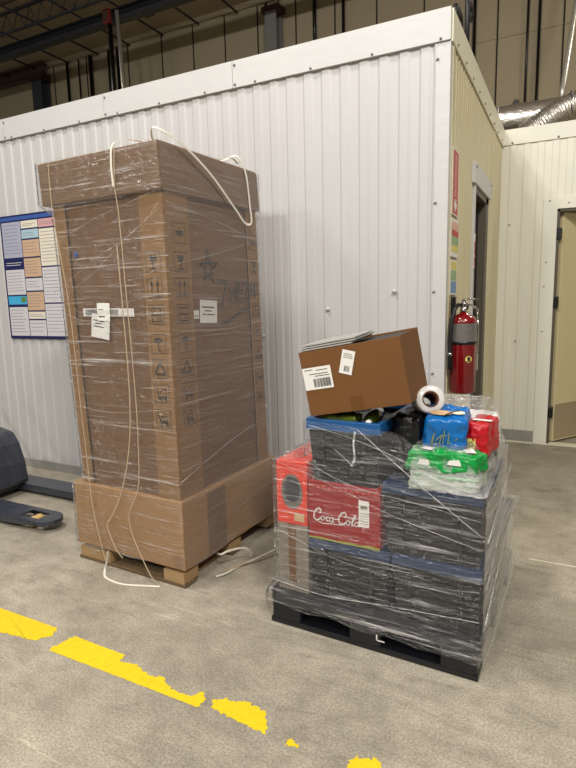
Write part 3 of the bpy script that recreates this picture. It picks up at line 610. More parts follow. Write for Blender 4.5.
# pictograms
def pictos(mb, O, u, v, s, which):
    lw = s * .055
    def st_(p, w=lw, closed=False): stroke_mb(mb, [(a * s, b * s) for a, b in p], w, O, u, v, .0016, 0, closed)
    def fl(p): poly_mb(mb, [(a * s, b * s) for a, b in p], O, u, v, .0014, 0)
    st_([(-.5, -.5), (.5, -.5), (.5, .5), (-.5, .5)], lw * .55, True)
    if which == 'glass':
        fl([(-.26, .34), (-.2, .06), (-.04, -.04), (.04, -.04), (.2, .06), (.26, .34), (.08, .34), (.02, .2), (-.04, .34)]); st_([(0, -.04), (0, -.34)], lw * 1.5); st_([(-.2, -.36), (.2, -.36)], lw * 1.5)
    if which == 'arrows':
        for c in (-.2, .2): st_([(c, -.34), (c, .2)], lw * 1.4); fl([(c - .13, .12), (c + .13, .12), (c, .4)])
        st_([(-.38, -.4), (.38, -.4)])
    if which == 'stack':
        st_([(-.3, -.36), (-.3, .34), (.3, .34), (.3, -.36)]); st_([(-.3, 0), (.3, 0)]); st_([(-.1, .34), (-.1, .0)]); st_([(.1, 0), (.1, -.36)]); st_([(-.36, -.36), (.36, -.36)])
    if which == 'umbrella':
        fl([(-.34, .08)] + [(.34 * -math.cos(a), .08 + .26 * math.sin(a)) for a in [PI * i / 10 for i in range(11)]] + [(.34, .08)]); st_([(0, .1), (0, -.3), (.06, -.38), (.13, -.34)], lw * 1.2)
    if which == 'recycle':
        T = [(0, .36), (-.36, -.28), (.36, -.28)]
        for i in range(3):
            a, b = T[i], T[(i + 1) % 3]; a2 = (lerp(a[0], b[0], .14), lerp(a[1], b[1], .14)); b2 = (lerp(a[0], b[0], .82), lerp(a[1], b[1], .82)); st_([a2, b2], lw * 2)
            d = (b[0] - a[0], b[1] - a[1]); L_ = math.hypot(*d); d = (d[0] / L_, d[1] / L_); nn = (-d[1], d[0]); fl([(b2[0] + nn[0] * .11, b2[1] + nn[1] * .11), (b2[0] - nn[0] * .11, b2[1] - nn[1] * .11), (b2[0] + d[0] * .17, b2[1] + d[1] * .17)][::-1])
    if which == 'trolley':
        st_([(-.36, .3), (-.22, -.24), (.32, -.24)], lw * 1.3); st_([(-.2, -.0), (.3, .3)]); st_([(.3, .3), (.3, -.16), (-.18, -.16)]); st_(circ(-.16, -.34, .07, 8)); st_(circ(.24, -.34, .07, 8))
    if which == 'cart':
        st_([(-.36, .34), (-.2, -.2), (.34, -.2)], lw * 1.3); st_([(-.14, -.12), (.26, -.12), (.26, .12), (-.14, .12)], lw, True); st_(circ(-.12, -.32, .07, 8)); st_(circ(.24, -.32, .07, 8)); st_([(.0, .34), (.2, .24)])
    if which == 'snow':
        for k in range(3):
            a = PI * k / 3 + .52; st_([(.3 * math.cos(a), .22 * math.sin(a)), (-.3 * math.cos(a), -.22 * math.sin(a))], lw * 1.6)
        fl([(-.34, -.05), (-.22, 0), (-.34, .05)]); fl([(.34, -.05), (.34, .05), (.22, 0)])
zz = lambda z: z - .103
SEQ = [('glass', 1.805), ('arrows', 1.67), ('stack', 1.53), ('umbrella', 1.375), ('recycle', 1.24), ('trolley', 1.105), ('cart', .965)]
fz = lambda z: (zz(z) - BZ0) / (BZ1 - BZ0)
m_ = MB()
for k, z in SEQ:
    f = fz(z); pictos(m_, (lerp(lerp(xl0, xr0, .895), lerp(xl1, xr1, .895), f), lerp(yf0, yf1, f) - .001, zz(z)), (1, 0, 0), (0, 0, 1), .102, k)
for k, z in SEQ + [('snow', 1.955)]:
    f = fz(z); pictos(m_, (lerp(xr0, xr1, f) + .001, lerp(lerp(yf0, yb0, .13), lerp(yf1, yb1, .13), f), zz(z)), (0, 1, 0), (0, 0, 1), .102, k)
build('printed_symbols', m_, 'ink', q2)
m_ = MB()
for k, z in SEQ + [('snow', 1.955)]:
    f = fz(z); pictos(m_, (lerp(xr0, xr1, f) + .001, lerp(lerp(yf0, yb0, .935), lerp(yf1, yb1, .935), f), zz(z)), (0, 1, 0), (0, 0, 1), .09, k)
build('printed_symbols', m_, 'ink', q3)
# hand drawn marks on the right face (u along depth)
m_ = MB(); O_ = (xr0 - .0095, .0, 0)
star = [(.33, 1.715), (.375, 1.885), (.42, 1.70), (.30, 1.805), (.465, 1.815), (.33, 1.715)]
stroke_mb(m_, [(a, zz(b)) for a, b in star], .011, O_, UY, UZ, .0016)
HW = [[(.475, 1.715), (.545, 1.71), (.515, 1.62), (.50, 1.555)], [(.59, 1.69), (.59, 1.585)], [(.648, 1.71), (.64, 1.59)], [(.59, 1.64), (.645, 1.65)],
      [(.675, 1.70), (.665, 1.60), (.72, 1.60)], [(.67, 1.65), (.71, 1.66)], [(.675, 1.70), (.72, 1.705)], [(.735, 1.70), (.785, 1.71), (.74, 1.605), (.795, 1.61)], [(.81, 1.70), (.805, 1.61)], [(.81, 1.66), (.85, 1.67)], [(.86, 1.70), (.85, 1.61)],
      [(.485, 1.475), (.53, 1.47), (.60, 1.49), (.69, 1.525), (.79, 1.545)]]
for s_ in HW: stroke_mb(m_, [(a - .02, zz(b)) for a, b in s_], .012, O_, UY, UZ, .0125)
build('marker_writing', m_, 'marker', sl)
# paper labels
def label(parent, O, u, v, wd, hh, lines, bar=None, rot=0, head=None, name='paper_label'):
    u, v = V(u), V(v); cu, su = math.cos(rot), math.sin(rot); u, v = u * cu + v * su, v * cu - u * su
    m_ = MB(); rect_mb(m_, 0, wd, 0, hh, O, u, v, .003, 0); r = random.Random(int(wd * 1000 + hh * 77))
    for x0, x1, y0, y1 in lines: rect_mb(m_, x0, x1, y0, y1, O, u, v, .0038, 1)
    if bar: barcode(m_, bar[0], bar[1], bar[2], bar[3], O, u, v, 1, .0038)
    if head: text_mb(m_, head[0], head[1], V(O) + u * head[2] + v * head[3], u, v, .0038, 1)
    return build(name, m_, ['paper', 'ink'], parent)
yF = .012
label(sl, (.20, yF, zz(1.525)), (1, 0, 0), (0, 0, 1), .40, .045, [], (.02, .28, .006, .039), -.01)
label(sl, (.255, yF - .003, zz(1.41)), (1, 0, 0), (0, 0, 1), .145, .135, [(.015, .095, .095, .102), (.03, .08, .08, .085), (.02, .1, .062, .067)], None, -.14)
label(sl, (.32, yF - .006, zz(1.50)), (1, 0, 0), (0, 0, 1), .10, .10, [(.012, .06, .02, .027), (.012, .05, .06, .064)], None, -.03)
label(sl, (xr0 - .010, .275, zz(1.475)), (0, 1, 0), (0, 0, 1), .16, .13, [(.02, .13, .085, .094), (.04, .11, .066, .072), (.02, .135, .046, .052)], None, -.06)
label(sl, (xr0 - .010, .225, zz(1.50)), (0, 1, 0), (0, 0, 1), .045, .045, [(.008, .036, .012, .018)], None, 0)
m_ = MB(); poly_mb(m_, [(0, 0), (.035, .004), (.028, .03), (.004, .028)], (.16, yF - .003, zz(1.86)), (1, 0, 0), (0, 0, 1), .002); build('blue_sticker', m_, 'p_blue', sl)
# film around the carton
def shell(name, mats, parent, prof, z0f, z1f, rows, per, amp, seedv, loc=(0, 0, 0), extra=None):
    """closed wrap of film; prof(z)->(x0,x1,y0,y1); z0f/z1f(s) bottom and top edge along the perimeter 0..4"""
    mb = MB(); N = per * 4; vs = []
    for i in range(rows + 1):
        t = i / rows
        for j in range(N):
            s_ = 4 * j / N; z = lerp(z0f(s_), z1f(s_), t); x0, x1, y0, y1 = prof(z); k = int(s_); f = s_ - k
            if k == 0: x, y, nx, ny = lerp(x0, x1, f), y0, 0, -1
            elif k == 1: x, y, nx, ny = x1, lerp(y0, y1, f), 1, 0
            elif k == 2: x, y, nx, ny = lerp(x1, x0, f), y1, 0, 1
            else: x, y, nx, ny = x0, lerp(y1, y0, f), -1, 0
            ed = min(f, 1 - f); taut = min(1, ed * 9)
            d = noise.noise(V((x * 2.1 + seedv, y * 2.1, z * 26))) * .6 + noise.noise(V((x * 5 + z * 6, y * 5 + z * 6, z * 13 + seedv))) * .4
            d = abs(d) * amp * (.25 + .75 * taut)
            if extra: d += extra(s_, z)
            vs.append((x + nx * d, y + ny * d, z))
    mb.add(vs, [(i * N + j, i * N + (j + 1) % N, (i + 1) * N + (j + 1) % N, (i + 1) * N + j) for i in range(rows) for j in range(N)], 0, True)
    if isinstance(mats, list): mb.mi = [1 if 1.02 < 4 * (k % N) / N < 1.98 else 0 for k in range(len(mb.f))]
    return build(name, mb, mats, parent)
def prof_tall(z):
    if z < .5: return (-.006, W_ + .006, -.006, DP + .006)
    if z < .53: t = (z - .5) / .03; return (lerp(-.006, xl0 - .008, t), lerp(W_ + .006, xr0 + .008, t), lerp(-.006, yf0 - .008, t), lerp(DP + .006, yb0 + .008, t))
    if z < 2.10: t = (z - .53) / 1.57; return (lerp(xl0, xl1, t) - .008, lerp(xr0, xr1, t) + .008, lerp(yf0, yf1, t) - .008, lerp(yb0, yb1, t) + .008)
    if z < 2.16: t = (z - 2.10) / .06; return (lerp(xl1 - .008, -.062, t), lerp(xr1 + .008, .864, t), lerp(yf1 - .008, -.022, t), lerp(yb1 + .008, .922, t))
    return (-.068, .858, -.024, .915)
def bot_tall(s_): return .112 + .01 * math.sin(s_ * 9) - .07 * max(0, 1 - abs(s_ - .17) / .15)
def top_tall(s_): return 2.396 + .004 * math.sin(s_ * 9)
fw = thing('stretch_wrap', 'clear crinkled stretch wrap wound around the tall brown carton', 'film', (ox, oy, 0), RZ)
shell('film_sheet', ['film', 'film_tall_lit'], fw, prof_tall, bot_tall, top_tall, 190, 40, .009, 1.7)
# gathered strands of film crossing the tall carton
def strand(parent, pts, r=.003, m='film_strand', flat=(1, .5), sub=8, name='film_strand'):
    P = [V(p) for p in pts]; out = []
    for i in range(len(P) - 1):
        p0, p1, p2, p3 = P[max(i - 1, 0)], P[i], P[i + 1], P[min(i + 2, len(P) - 1)]
        for k in range(sub):
            t = k / sub; out.append(.5 * ((2 * p1) + (p2 - p0) * t + (2 * p0 - 5 * p1 + 4 * p2 - p3) * t * t + (3 * p1 - p0 - 3 * p2 + p3) * t ** 3))
    out.append(P[-1]); return build(name, MB().tube(out, r, 6, flat=flat), m, parent)
yS = -.022
for a in ([(.0, yS, 1.62), (.3, yS, 1.74), (.6, yS, 1.93), (.84, yS, 2.06)], [(.0, yS, 1.66), (.35, yS, 1.83), (.7, yS, 1.98), (.84, yS, 2.09)], [(.0, yS, 1.70), (.4, yS, 1.69), (.7, yS, 1.73), (.84, yS, 1.78)], [(.0, yS, 1.92), (.3, yS, 2.03), (.5, yS, 2.08), (.84, yS - .005, 2.15)],
          [(.05, yS, 1.55), (.3, yS, 1.5), (.6, yS, 1.6), (.84, yS, 1.64)], [(.08, yS, 1.0), (.4, yS, .98), (.84, yS, 1.03)]):
    strand(fw, a, .0022)
xS = .872
for a in ([(xS, .0, 1.78), (xS, .4, 1.86), (xS - .005, .9, 1.98)], [(xS, 0, 1.45), (xS, .5, 1.43), (xS, .95, 1.47)], [(xS, .0, .62), (xS, .5, .75), (xS, .97, .82)], [(xS, .0, 2.1), (xS, .5, 2.03), (xS - .01, .93, 1.95)]): strand(fw, a, .0018)
# straps around the tall carton
def strap(name, pts, wd, m, label_, rz=RZ, loc=(ox, oy, 0), th=.0012, tagit=True, side=None):
    P = [V(p) for p in pts]; out = []
    for i in range(len(P) - 1):
        p0, p1, p2, p3 = P[max(i - 1, 0)], P[i], P[i + 1], P[min(i + 2, len(P) - 1)]
        for k in range(10):
            t = k / 10; out.append(.5 * ((2 * p1) + (p2 - p0) * t + (2 * p0 - 5 * p1 + 4 * p2 - p3) * t * t + (3 * p1 - p0 - 3 * p2 + p3) * t ** 3))
    out.append(P[-1]); vs = []; n = len(out)
    for i, p in enumerate(out):
        t = (out[min(i + 1, n - 1)] - out[max(i - 1, 0)]).normalized(); sd = V(side(i / n) if callable(side) else side or (0, 1, 0)); b = (sd - t * sd.dot(t)).normalized(); nn = t.cross(b)
        vs += [p + b * wd / 2 + nn * th, p - b * wd / 2 + nn * th, p - b * wd / 2 - nn * th, p + b * wd / 2 - nn * th]
    mb = MB().add(vs, [(4 * i + j, 4 * i + (j + 1) % 4, 4 * i + 4 + (j + 1) % 4, 4 * i + 4 + j) for i in range(n - 1) for j in range(4)] + [(3, 2, 1, 0), (4 * n - 4, 4 * n - 3, 4 * n - 2, 4 * n - 1)], 0)
    o = build(name, mb, m); o.location = loc; o.rotation_euler = (0, 0, rz); tag(o, label_, 'strap'); return o
zt = 2.403
strap('packing_strap', [(.62, .25, zt), (.78, .03, zt + .03), (.835, .0, zt + .05), (.885, .12, zt + .0), (.89, .36, 2.29), (.885, .60, 2.13), (.885, .70, 2.06), (.89, .76, 2.07), (.885, .76, 2.16), (.88, .73, 2.36), (.85, .69, 2.45), (.80, .64, 2.43), (.72, .60, zt)], .013, 'strap',
      'white strap hanging in a point from the lid down the right side', side=(0, .7, .7))
strap('packing_strap', [(.55, -.03, 2.20), (.55, -.035, 2.3), (.56, -.03, 2.40), (.60, .0, 2.425), (.66, .06, 2.43), (.70, .3, 2.405), (.80, .55, 2.415), (.85, .62, 2.43), (.86, .68, 2.405)], .012, 'strap',
      'thin white strap curling across the lid top and over its front edge', side=(1, 0, 0))
strap('packing_strap', [(.58, -.036, 2.39), (.565, -.036, 2.2), (.575, -.03, 2.05), (.59, -.028, 1.6), (.605, -.026, 1.1), (.60, -.026, .8), (.58, -.027, .56), (.50, -.03, .40), (.505, -.03, .28), (.58, -.034, .14), (.66, -.05, .05), (.72, -.045, .004)], .005, 'strap_clear',
      'pale strap running down the middle of the tall carton front and curving to the floor', side=(1, 0, 0))
strap('packing_strap', [(.55, -.034, 1.9), (.565, -.030, 1.3), (.555, -.029, .95), (.51, -.028, .7), (.44, -.028, .5), (.36, -.03, .36), (.31, -.031, .28), (.36, -.032, .16), (.42, -.032, .10)], .006, 'strap_clear',
      'second pale strap beside the middle one, bowing to the left across the tray', side=(1, 0, 0))
strap('packing_strap', [(.06, -.034, 2.38), (.065, -.034, 2.1), (.125, -.026, 1.6), (.155, -.026, 1.0), (.175, -.024, .55), (.19, -.03, .40), (.24, -.034, .18), (.28, -.04, .06)], .005, 'strap_clear',
      'pale strap running down near the left edge of the tall carton front', side=(1, 0, 0))
strap('packing_strap', [(.30, -.032, .12), (.29, -.04, .05), (.30, -.07, .006), (.37, -.12, .004), (.5, -.13, .004), (.62, -.09, .004), (.72, -.05, .004)], .012, 'strap',
      'loose white strap end looping on the floor in front of the wooden pallet', side=(0, 1, .15))
strap('packing_strap', [(-1.86, 2.62, .07), (-1.79, 2.57, .1), (-1.745, 2.60, .12), (-1.70, 2.7, .10), (-1.69, 2.76, .03), (-1.72, 2.8, .004)], .012, 'strap',
      'short curl of strap sticking out under the right side of the tall carton', rz=0, loc=(0, 0, 0), side=(0, 0, 1))
strap('packing_strap', [(-1.77, 2.48, .006), (-1.73, 2.53, .012), (-1.72, 2.62, .006), (-1.67, 2.78, .004), (-1.61, 2.96, .004), (-1.50, 3.2, .004)], .018, 'strap',
      'loose white strap lying on the floor between the two pallets', rz=0, loc=(0, 0, 0), side=(1, -.3, .1))
strap('packing_strap', [(-1.76, 2.56, .005), (-1.70, 2.64, .02), (-1.64, 2.76, .01), (-1.57, 2.9, .006), (-1.42, 3.1, .005)], .012, 'strap_clear',
      'second thinner strap beside the loose white strap on the floor', rz=0, loc=(0, 0, 0), side=(1, -.3, .1))

# ================================================================ BLACK PALLET LOAD
RB = math.radians(-2); LX, LY = -1.272, 2.226; ca, sa = math.cos(RB), math.sin(RB)
def Lp(u, v, z=0): return (LX + u * ca - v * sa, LY + u * sa + v * ca, z)
bp_ = thing('plastic_pallet', 'black plastic pallet under the wrapped load of totes', 'pallet', Lp(0, 0, 0), RB)
def rrect(x0, x1, y0, y1, r, n=5):
    out = []
    for cx, cy, a in ((x1 - r, y0 + r, -PI / 2), (x1 - r, y1 - r, 0), (x0 + r, y1 - r, PI / 2), (x0 + r, y0 + r, PI)):
        out += [(cx + r * math.cos(a + PI / 2 * i / n), cy + r * math.sin(a + PI / 2 * i / n)) for i in range(n + 1)]
    return out
build('deck', MB().prism(rrect(0, 1.01, 0, 1.01, .04), .115, .17), 'pallet_black', bp_, .008)
for k in range(3):
    y = (.006, .44, .88)[k]; build('runner', MB().box(.006, 1.004, y, y + .12, .0, .028), 'pallet_black', bp_, .004)
for i in range(3):
    for j in range(3):
        x = (.01, .42, .84)[i]; y = (.004, .43, .875)[j]; build('foot_block', MB().prism(rrect(x, x + .16, y, y + .13, .02, 3), .0285, .1145), 'pallet_black', bp_, .003)
m_ = MB(); rect_mb(m_, .56, .60, .06, .066, (0, .0035, 0), (1, 0, 0), (0, 0, 1), .002); rect_mb(m_, .56, .566, .06, .09, (0, .0035, 0), (1, 0, 0), (0, 0, 1), .002); build('moulded_mark', m_, 'paper', bp_)
def tote(u, v, z, wd, dp, h, label_, closed=True, body='tote', rot=0, grp='blue rimmed totes on the black pallet'):
    t = thing('storage_tote', label_, 'tote', Lp(u, v, z), RB + rot, grp)
    tp = .018
    if closed:
        m_ = MB(); m_.box(.004, wd - .004, .004, dp - .004, 0, h - .045, 0, tp)
    else:
        m_ = MB(); a, b = .004, .010; vs = []
        for (x0, x1, y0, y1, z_) in ((a + tp, wd - a - tp, a + tp, dp - a - tp, 0), (a, wd - a, a, dp - a, h - .01), (b, wd - b, b, dp - b, h - .01), (b + tp, wd - b - tp, b + tp, dp - b - tp, .008)):
            vs += [(x0, y0, z_), (x1, y0, z_), (x1, y1, z_), (x0, y1, z_)]
        fs = [(3, 2, 1, 0)]
        for k in range(3): fs += [(4 * k + j, 4 * k + (j + 1) % 4, 4 * k + 4 + (j + 1) % 4, 4 * k + 4 + j) for j in range(4)]
        fs.append((12, 13, 14, 15)); m_.add(vs, fs)
    build('tub', m_, body, t, .004)
    m_ = MB()
    if closed:
        m_.box(0, wd, 0, dp, h - .044, h - .004); m_.box(.02, wd - .02, .02, dp - .02, h - .004, h)
        build('lid', m_, 'tote_lid', t, .005)
    else:
        for x0, x1, y0, y1 in ((0, wd, 0, .022), (0, wd, dp - .022, dp), (0, .022, .022, dp - .022), (wd - .022, wd, .022, dp - .022)): m_.box(x0 - .004 if x0 == 0 else x0, x1 + .004 if x1 == wd else x1, y0 - .004 if y0 == 0 else y0, y1, h - .05, h)
        build('rim', m_, 'tote_blue', t, .003)
    for x in (wd * .22, wd * .78): build('rib', MB().box(x - .008, x + .008, -.000, .018, .03, h - .05), body, t, .003)
    m_ = MB(); m_.box(wd * .36, wd * .64, .0, .014, h - .11, h - .08); build('handle_grip', m_, body, t, .004)
    return t
tote(.210, .038, .171, .40, .60, .30, 'dark closed tote at the bottom front, under the red cola carton')
tote(.618, .038, .171, .382, .60, .30, 'dark closed tote at the bottom front right corner of the load')
tote(.225, .64, .171, .40, .36, .30, 'dark closed tote in the back row of the pallet, left')
tote(.635, .64, .171, .365, .36, .30, 'dark closed tote in the back row of the pallet, at the right rear corner')
tote(.572, .038, .472, .428, .60, .325, 'dark closed tote with blue lid, upper right of the stack under the green bag')
top = tote(.212, .034, .755, .352, .60, .300, 'open dark tote with bright blue rim, directly under the open cardboard box', closed=False)
# grey case and cartons at left
def case(name, u, v, z, wd, dp, h, m, label_, cat='carton'):
    t = thing(name, label_, cat, Lp(u, v, z), RB); b = build('carton_body', MB().box(0, wd, 0, dp, 0, h), m, t, .004); return t, b
t, b = case('beverage_case', .036, .042, .171, .165, .5, .345, 'greycase', 'grey brown case standing at the bottom left corner of the wrapped load')
build('tape_strip', MB().box(.06, .10, -.0015, .3, .05, .3465), 'tape', t)
t, b = case('beverage_carton', .034, .045, .517, .165, .42, .315, 'orange_red', 'orange red drinks carton with a grey oval picture, at the left end of the load')
m_ = MB(); poly_mb(m_, circ(.085, .165, .058, 24, ry=.088), (0, 0, 0), (1, 0, 0), (0, 0, 1), .0014, 0); poly_mb(m_, circ(.085, .175, .045, 24, ry=.065), (0, 0, 0), (1, 0, 0), (0, 0, 1), .002, 1)
rect_mb(m_, .095, .15, .02, .06, (0, 0, 0), (1, 0, 0), (0, 0, 1), .0016, 2)
build('printed_picture', m_, ['ext_label', 'steel_dark', 'tan_print'], t)
t, b = case('cola_carton', .208, .042, .472, .355, .40, .284, 'coke', 'red cola carton with white script lettering, behind film below the open tote')
m_ = MB()
def script(mb, O, u, v, s):
    Cc = [(.30, .86), (.22, .96), (.10, .86), (.02, .55), (.04, .2), (.16, .05), (.30, .12), (.38, .3)]
    swC = [(.30, .86), (.33, .70), (.27, .62)]
    oo = lambda c: circ(c, .26, .075, 12, ry=.16)
    def s_(p, w=.045): stroke_mb(mb, [(x * s + y * s * .12, y * s * .62) for x, y in p], w * s, O, u, v, .0024, 0)
    s_(Cc, .06); s_(swC, .05); s_(oo(.46), .045); s_([(.53, .36), (.62, .34)]); s_([(.76, .38), (.68, .42), (.62, .28), (.66, .12), (.76, .14)], .05); s_(oo(.87), .045); s_([(.95, .42), (.95, .14), (1.0, .12)], .05)
    s_([(1.03, .34), (1.16, .38)], .05)
    s_([(x + 1.18, y) for x, y in Cc], .06); s_([(x + 1.18, y) for x, y in swC], .05); s_(oo(1.64), .045); s_([(1.72, .36), (1.78, .34)]); s_([(1.84, .12), (1.80, .3), (1.86, .8), (1.92, .9), (1.93, .75), (1.84, .35), (1.86, .12), (1.93, .14)], .045)
    s_(oo(2.03), .045); s_([(2.11, .42), (2.11, .14), (2.18, .14)], .05); s_([(.16, .05), (.5, -.12), (1.0, -.02), (1.4, .0)], .03)
script(m_, (.022, 0, .09), (1, 0, 0), (0, 0, 1), .108)
build('script_lettering', m_, 'paper', t)
m_ = MB(); rect_mb(m_, .255, .305, .10, .225, (0, 0, 0), (1, 0, 0), (0, 0, 1), .003, 0); rect_mb(m_, .264, .297, .185, .202, (0, 0, 0), (1, 0, 0), (0, 0, 1), .0036, 1)
for k in range(5): rect_mb(m_, .262, .299, .115 + k * .012, .118 + k * .012, (0, 0, 0), (1, 0, 0), (0, 0, 1), .0036, 1)
build('paper_label', m_, ['cap', 'bolt'], t)
m_ = MB()
for k in range(12): poly_mb(m_, circ(.025 + k * .028, .262 - .006 * (k % 2), .0085, 8), (0, 0, 0), (1, 0, 0), (0, 0, 1), .0016, 0)
poly_mb(m_, [(.0, .0), (.355, .0), (.355, .012), (.31, .018), (.26, .009), (.2, .015), (.15, .008), (.07, .013), (.0, .008)], (0, 0, 0), (1, 0, 0), (0, 0, 1), .0015, 1)
build('printed_border', m_, ['sign_red', 'gold_print'], t)
# soft packets
def pillow(name, size, m, parent, seedv=0, lump=.012, crease=.0, res=22, loc=(0, 0, 0), rot=(0, 0, 0), pw=9):
    bm = bmesh.new(); bmesh.ops.create_cube(bm, size=2.0); bmesh.ops.subdivide_edges(bm, edges=bm.edges, cuts=res, use_grid_fill=True)
    for v in bm.verts:
        p = v.co.copy(); q = V([math.copysign(abs(c) ** 1, c) for c in p]); l = (abs(q.x) ** pw + abs(q.y) ** pw + abs(q.z) ** pw) ** (1 / pw); q = q / l
        q = V((q.x * size[0] / 2, q.y * size[1] / 2, q.z * size[2] / 2)); n = q.normalized()
        q += n * (noise.noise(q * 14 + V((seedv, 0, 0))) * lump * 1.3 - abs(noise.noise(q * 26 + V((0, seedv, 0)))) * lump * 1.6 - abs(noise.noise(q * 60 + V((0, 0, seedv)))) * lump * .8 + lump * .4); v.co = q
    me = bpy.data.meshes.new(name); bm.to_mesh(me); bm.free(); me.materials.append(K[m])
    for f in me.polygons: f.use_smooth = True
    o = bpy.data.objects.new(name, me); C.objects.link(o); o.parent = parent; o.location = loc; o.rotation_euler = rot
    return o
zT = .798
def packet(name, u, v, z, size, rot, m, label_, cat, seedv=0, lump=.01, grp=None):
    t = thing(name, label_, cat, Lp(u, v, z), RB + rot, grp); b = pillow('packet_body', size, m, t, seedv, lump, loc=(0, 0, size[2] / 2)); return t, b
# dark bag between tote and blue packet
packet('rubbish_bag', .645, .32, zT + .008, (.13, .36, .27), 0, 'dark_pack', 'crumpled black bag in the gap between the open tote and the blue packet', 'bag', 3, .012)
t, b = packet('coffee_packet', .80, .245, zT + .105, (.18, .20, .20), .12, 'blue_pack', 'bright blue packet with tan picture on top and gold scribbled letters', 'packet', 5, .010)
t.rotation_euler = (.16, .03, RB + .12)
m_ = MB(); poly_mb(m_, circ(-.025, -.045, .048, 16, ry=.03), (0, 0, .204), (1, 0, 0), (0, 1, 0), .003, 0); poly_mb(m_, circ(.045, -.03, .03, 12, ry=.022), (0, 0, .204), (1, 0, 0), (0, 1, 0), .003, 1); stroke_mb(m_, [(.0, -.07), (.03, -.02), (.05, -.01)], .01, (0, 0, .204), (1, 0, 0), (0, 1, 0), .004, 2)
build('printed_picture', m_, ['tan_print', 'cream_print', 'ink'], t)
m_ = MB()
for s_ in ([(-.055, .03), (-.04, .075), (-.05, .02)], [(-.035, .04), (-.01, .07), (-.02, .025)], [(-.005, .03), (.0, .09)], [(-.01, .065), (.012, .07)], [(.02, .08), (.015, .03), (.03, .035)], [(.045, .05), (.055, .06)], [(-.06, .015), (-.04, -.005)], [(-.02, .01), (.0, .0), (.02, .01)]):
    stroke_mb(m_, s_, .0035, (.0, -.1055, .06), (1, 0, 0), (0, 0, 1), .001)
build('scribbled_lettering', m_, 'gold_print', t)
packet('brown_packet', .80, .27, zT, (.17, .2, .10), .0, 'dark_pack', 'dark packet lying flat beneath the blue packet', 'packet', 7, .006)
packet('clear_bag', .83, .10, zT, (.29, .15, .07), .0, 'clear_pack', 'pale bag lying under the green bag at the front edge', 'bag', 19, .008)
t, b = packet('green_bag', .83, .105, zT + .074, (.30, .13, .085), .0, 'green_pack', 'crinkled green bag with white shapes at the front right top of the load', 'bag', 9, .018)
m_ = MB(); poly_mb(m_, [(-.0, -.03), (.08, -.02), (.05, .035)], (.05, -.01, .092), (1, 0, 0), (0, .98, .1), .001); poly_mb(m_, [(-.03, -.02), (.02, -.03), (.03, .0), (-.01, .012)], (-.07, -.02, .092), (1, 0, 0), (0, .98, .1), .001)
poly_mb(m_, [(-.1, .02), (-.05, .015), (-.04, .04), (-.09, .045)], (0, -.066, .01), (1, 0, 0), (0, 0, 1), .004); poly_mb(m_, [(.02, .03), (.08, .03), (.07, .055), (.03, .05)], (0, -.066, .01), (1, 0, 0), (0, 0, 1), .004)
build('printed_shapes', m_, 'paper', t)
t, b = packet('red_packet', .945, .29, zT + .115, (.10, .2, .15), -.1, 'red_pack', 'red and yellow packet between the blue packet and the film edge', 'packet', 11, .008)
m_ = MB(); rect_mb(m_, -.045, .0, -.03, .02, (0, -.104, .06), (1, 0, 0), (0, 0, 1), .002, 0); text_mb(m_, 'IG', .03, (-.022, -.104, .056), (1, 0, 0), (0, 0, 1), .004, 1); rect_mb(m_, -.03, .05, .0, .03, (0, -.06, .150), (1, 0, 0), (0, 1, 0), .003, 2)
build('printed_label', m_, ['sign_yellow', 'ink', 'paper'], t)
packet('white_packet', .86, .475, zT + .12, (.25, .2, .13), .1, 'white_pack', 'white wrapper with a red stripe at the back of the goods', 'packet', 13, .012)
packet('dark_packet', .87, .42, zT, (.24, .16, .10), .1, 'dark_pack', 'dark packet under the white wrapper', 'packet', 15, .006)
packet('green_can', .935, .20, zT, (.09, .08, .11), .2, 'sign_green', 'small pale green item tucked beneath the red packet', 'packet', 17, .004)
# roll of stretch film
t = thing('film_roll', 'roll of clear stretch film lying with its brown core facing out', 'roll', Lp(.738, .20, 1.150)); t.rotation_euler = (math.radians(-16), 0, math.radians(20))
m_ = MB(); m_.lathe([(.036, 0.0), (.057, .0), (.0615, .004), (.0615, .24), (.060, .244), (.036, .244)], axis='y', n=44); build('wound_film', m_, 'roll_film', t)
m_ = MB(); m_.lathe([(.0355, .002), (.0355, -.004), (.031, -.004), (.031, .248), (.0355, .248)], axis='y', n=36); build('cardboard_core', m_, 'core', t)
# items in the open tote
def bottle(u, v, z, rz, label_, m='bottle', cap='cap', tilt=0):
    t = thing('bottle', label_, 'bottle', Lp(u, v, z), RB + rz); t.rotation_euler = (0, tilt, RB + rz)
    m_ = MB(); m_.lathe([(0, .20), (.032, .198), (.036, .185), (.036, .05), (.03, .025), (.014, .0), (.012, -.012)], axis='y', n=24); build('bottle_body', m_, m, t)
    m_ = MB(); m_.lathe([(.0, -.030), (.013, -.030), (.015, -.026), (.015, -.006), (.012, -.006)], axis='y', n=20); build('bottle_cap', m_, cap, t)
build('bottle_filler', MB().box(0, .01, 0, .01, 0, .01), 'dark_pack').name = 'tmp'; bpy.data.objects.remove(bpy.data.objects['tmp'])
t = thing('black_bag', 'black bag filling the open blue rimmed tote', 'bag', Lp(.388, .31, .77), RB); pillow('bag_body', (.29, .52, .235), 'dark_pack', t, 21, .012, loc=(0, 0, .12))
bottle(.50, .08, 1.050, .15, 'olive bottle with a white cap pointing out of the open tote')
t = thing('snack_bag', 'olive green bag lying in the front of the open tote', 'bag', Lp(.36, .10, .995), RB); pillow('bag_body', (.17, .11, .085), 'bottle', t, 23, .008, loc=(0, 0, .04))
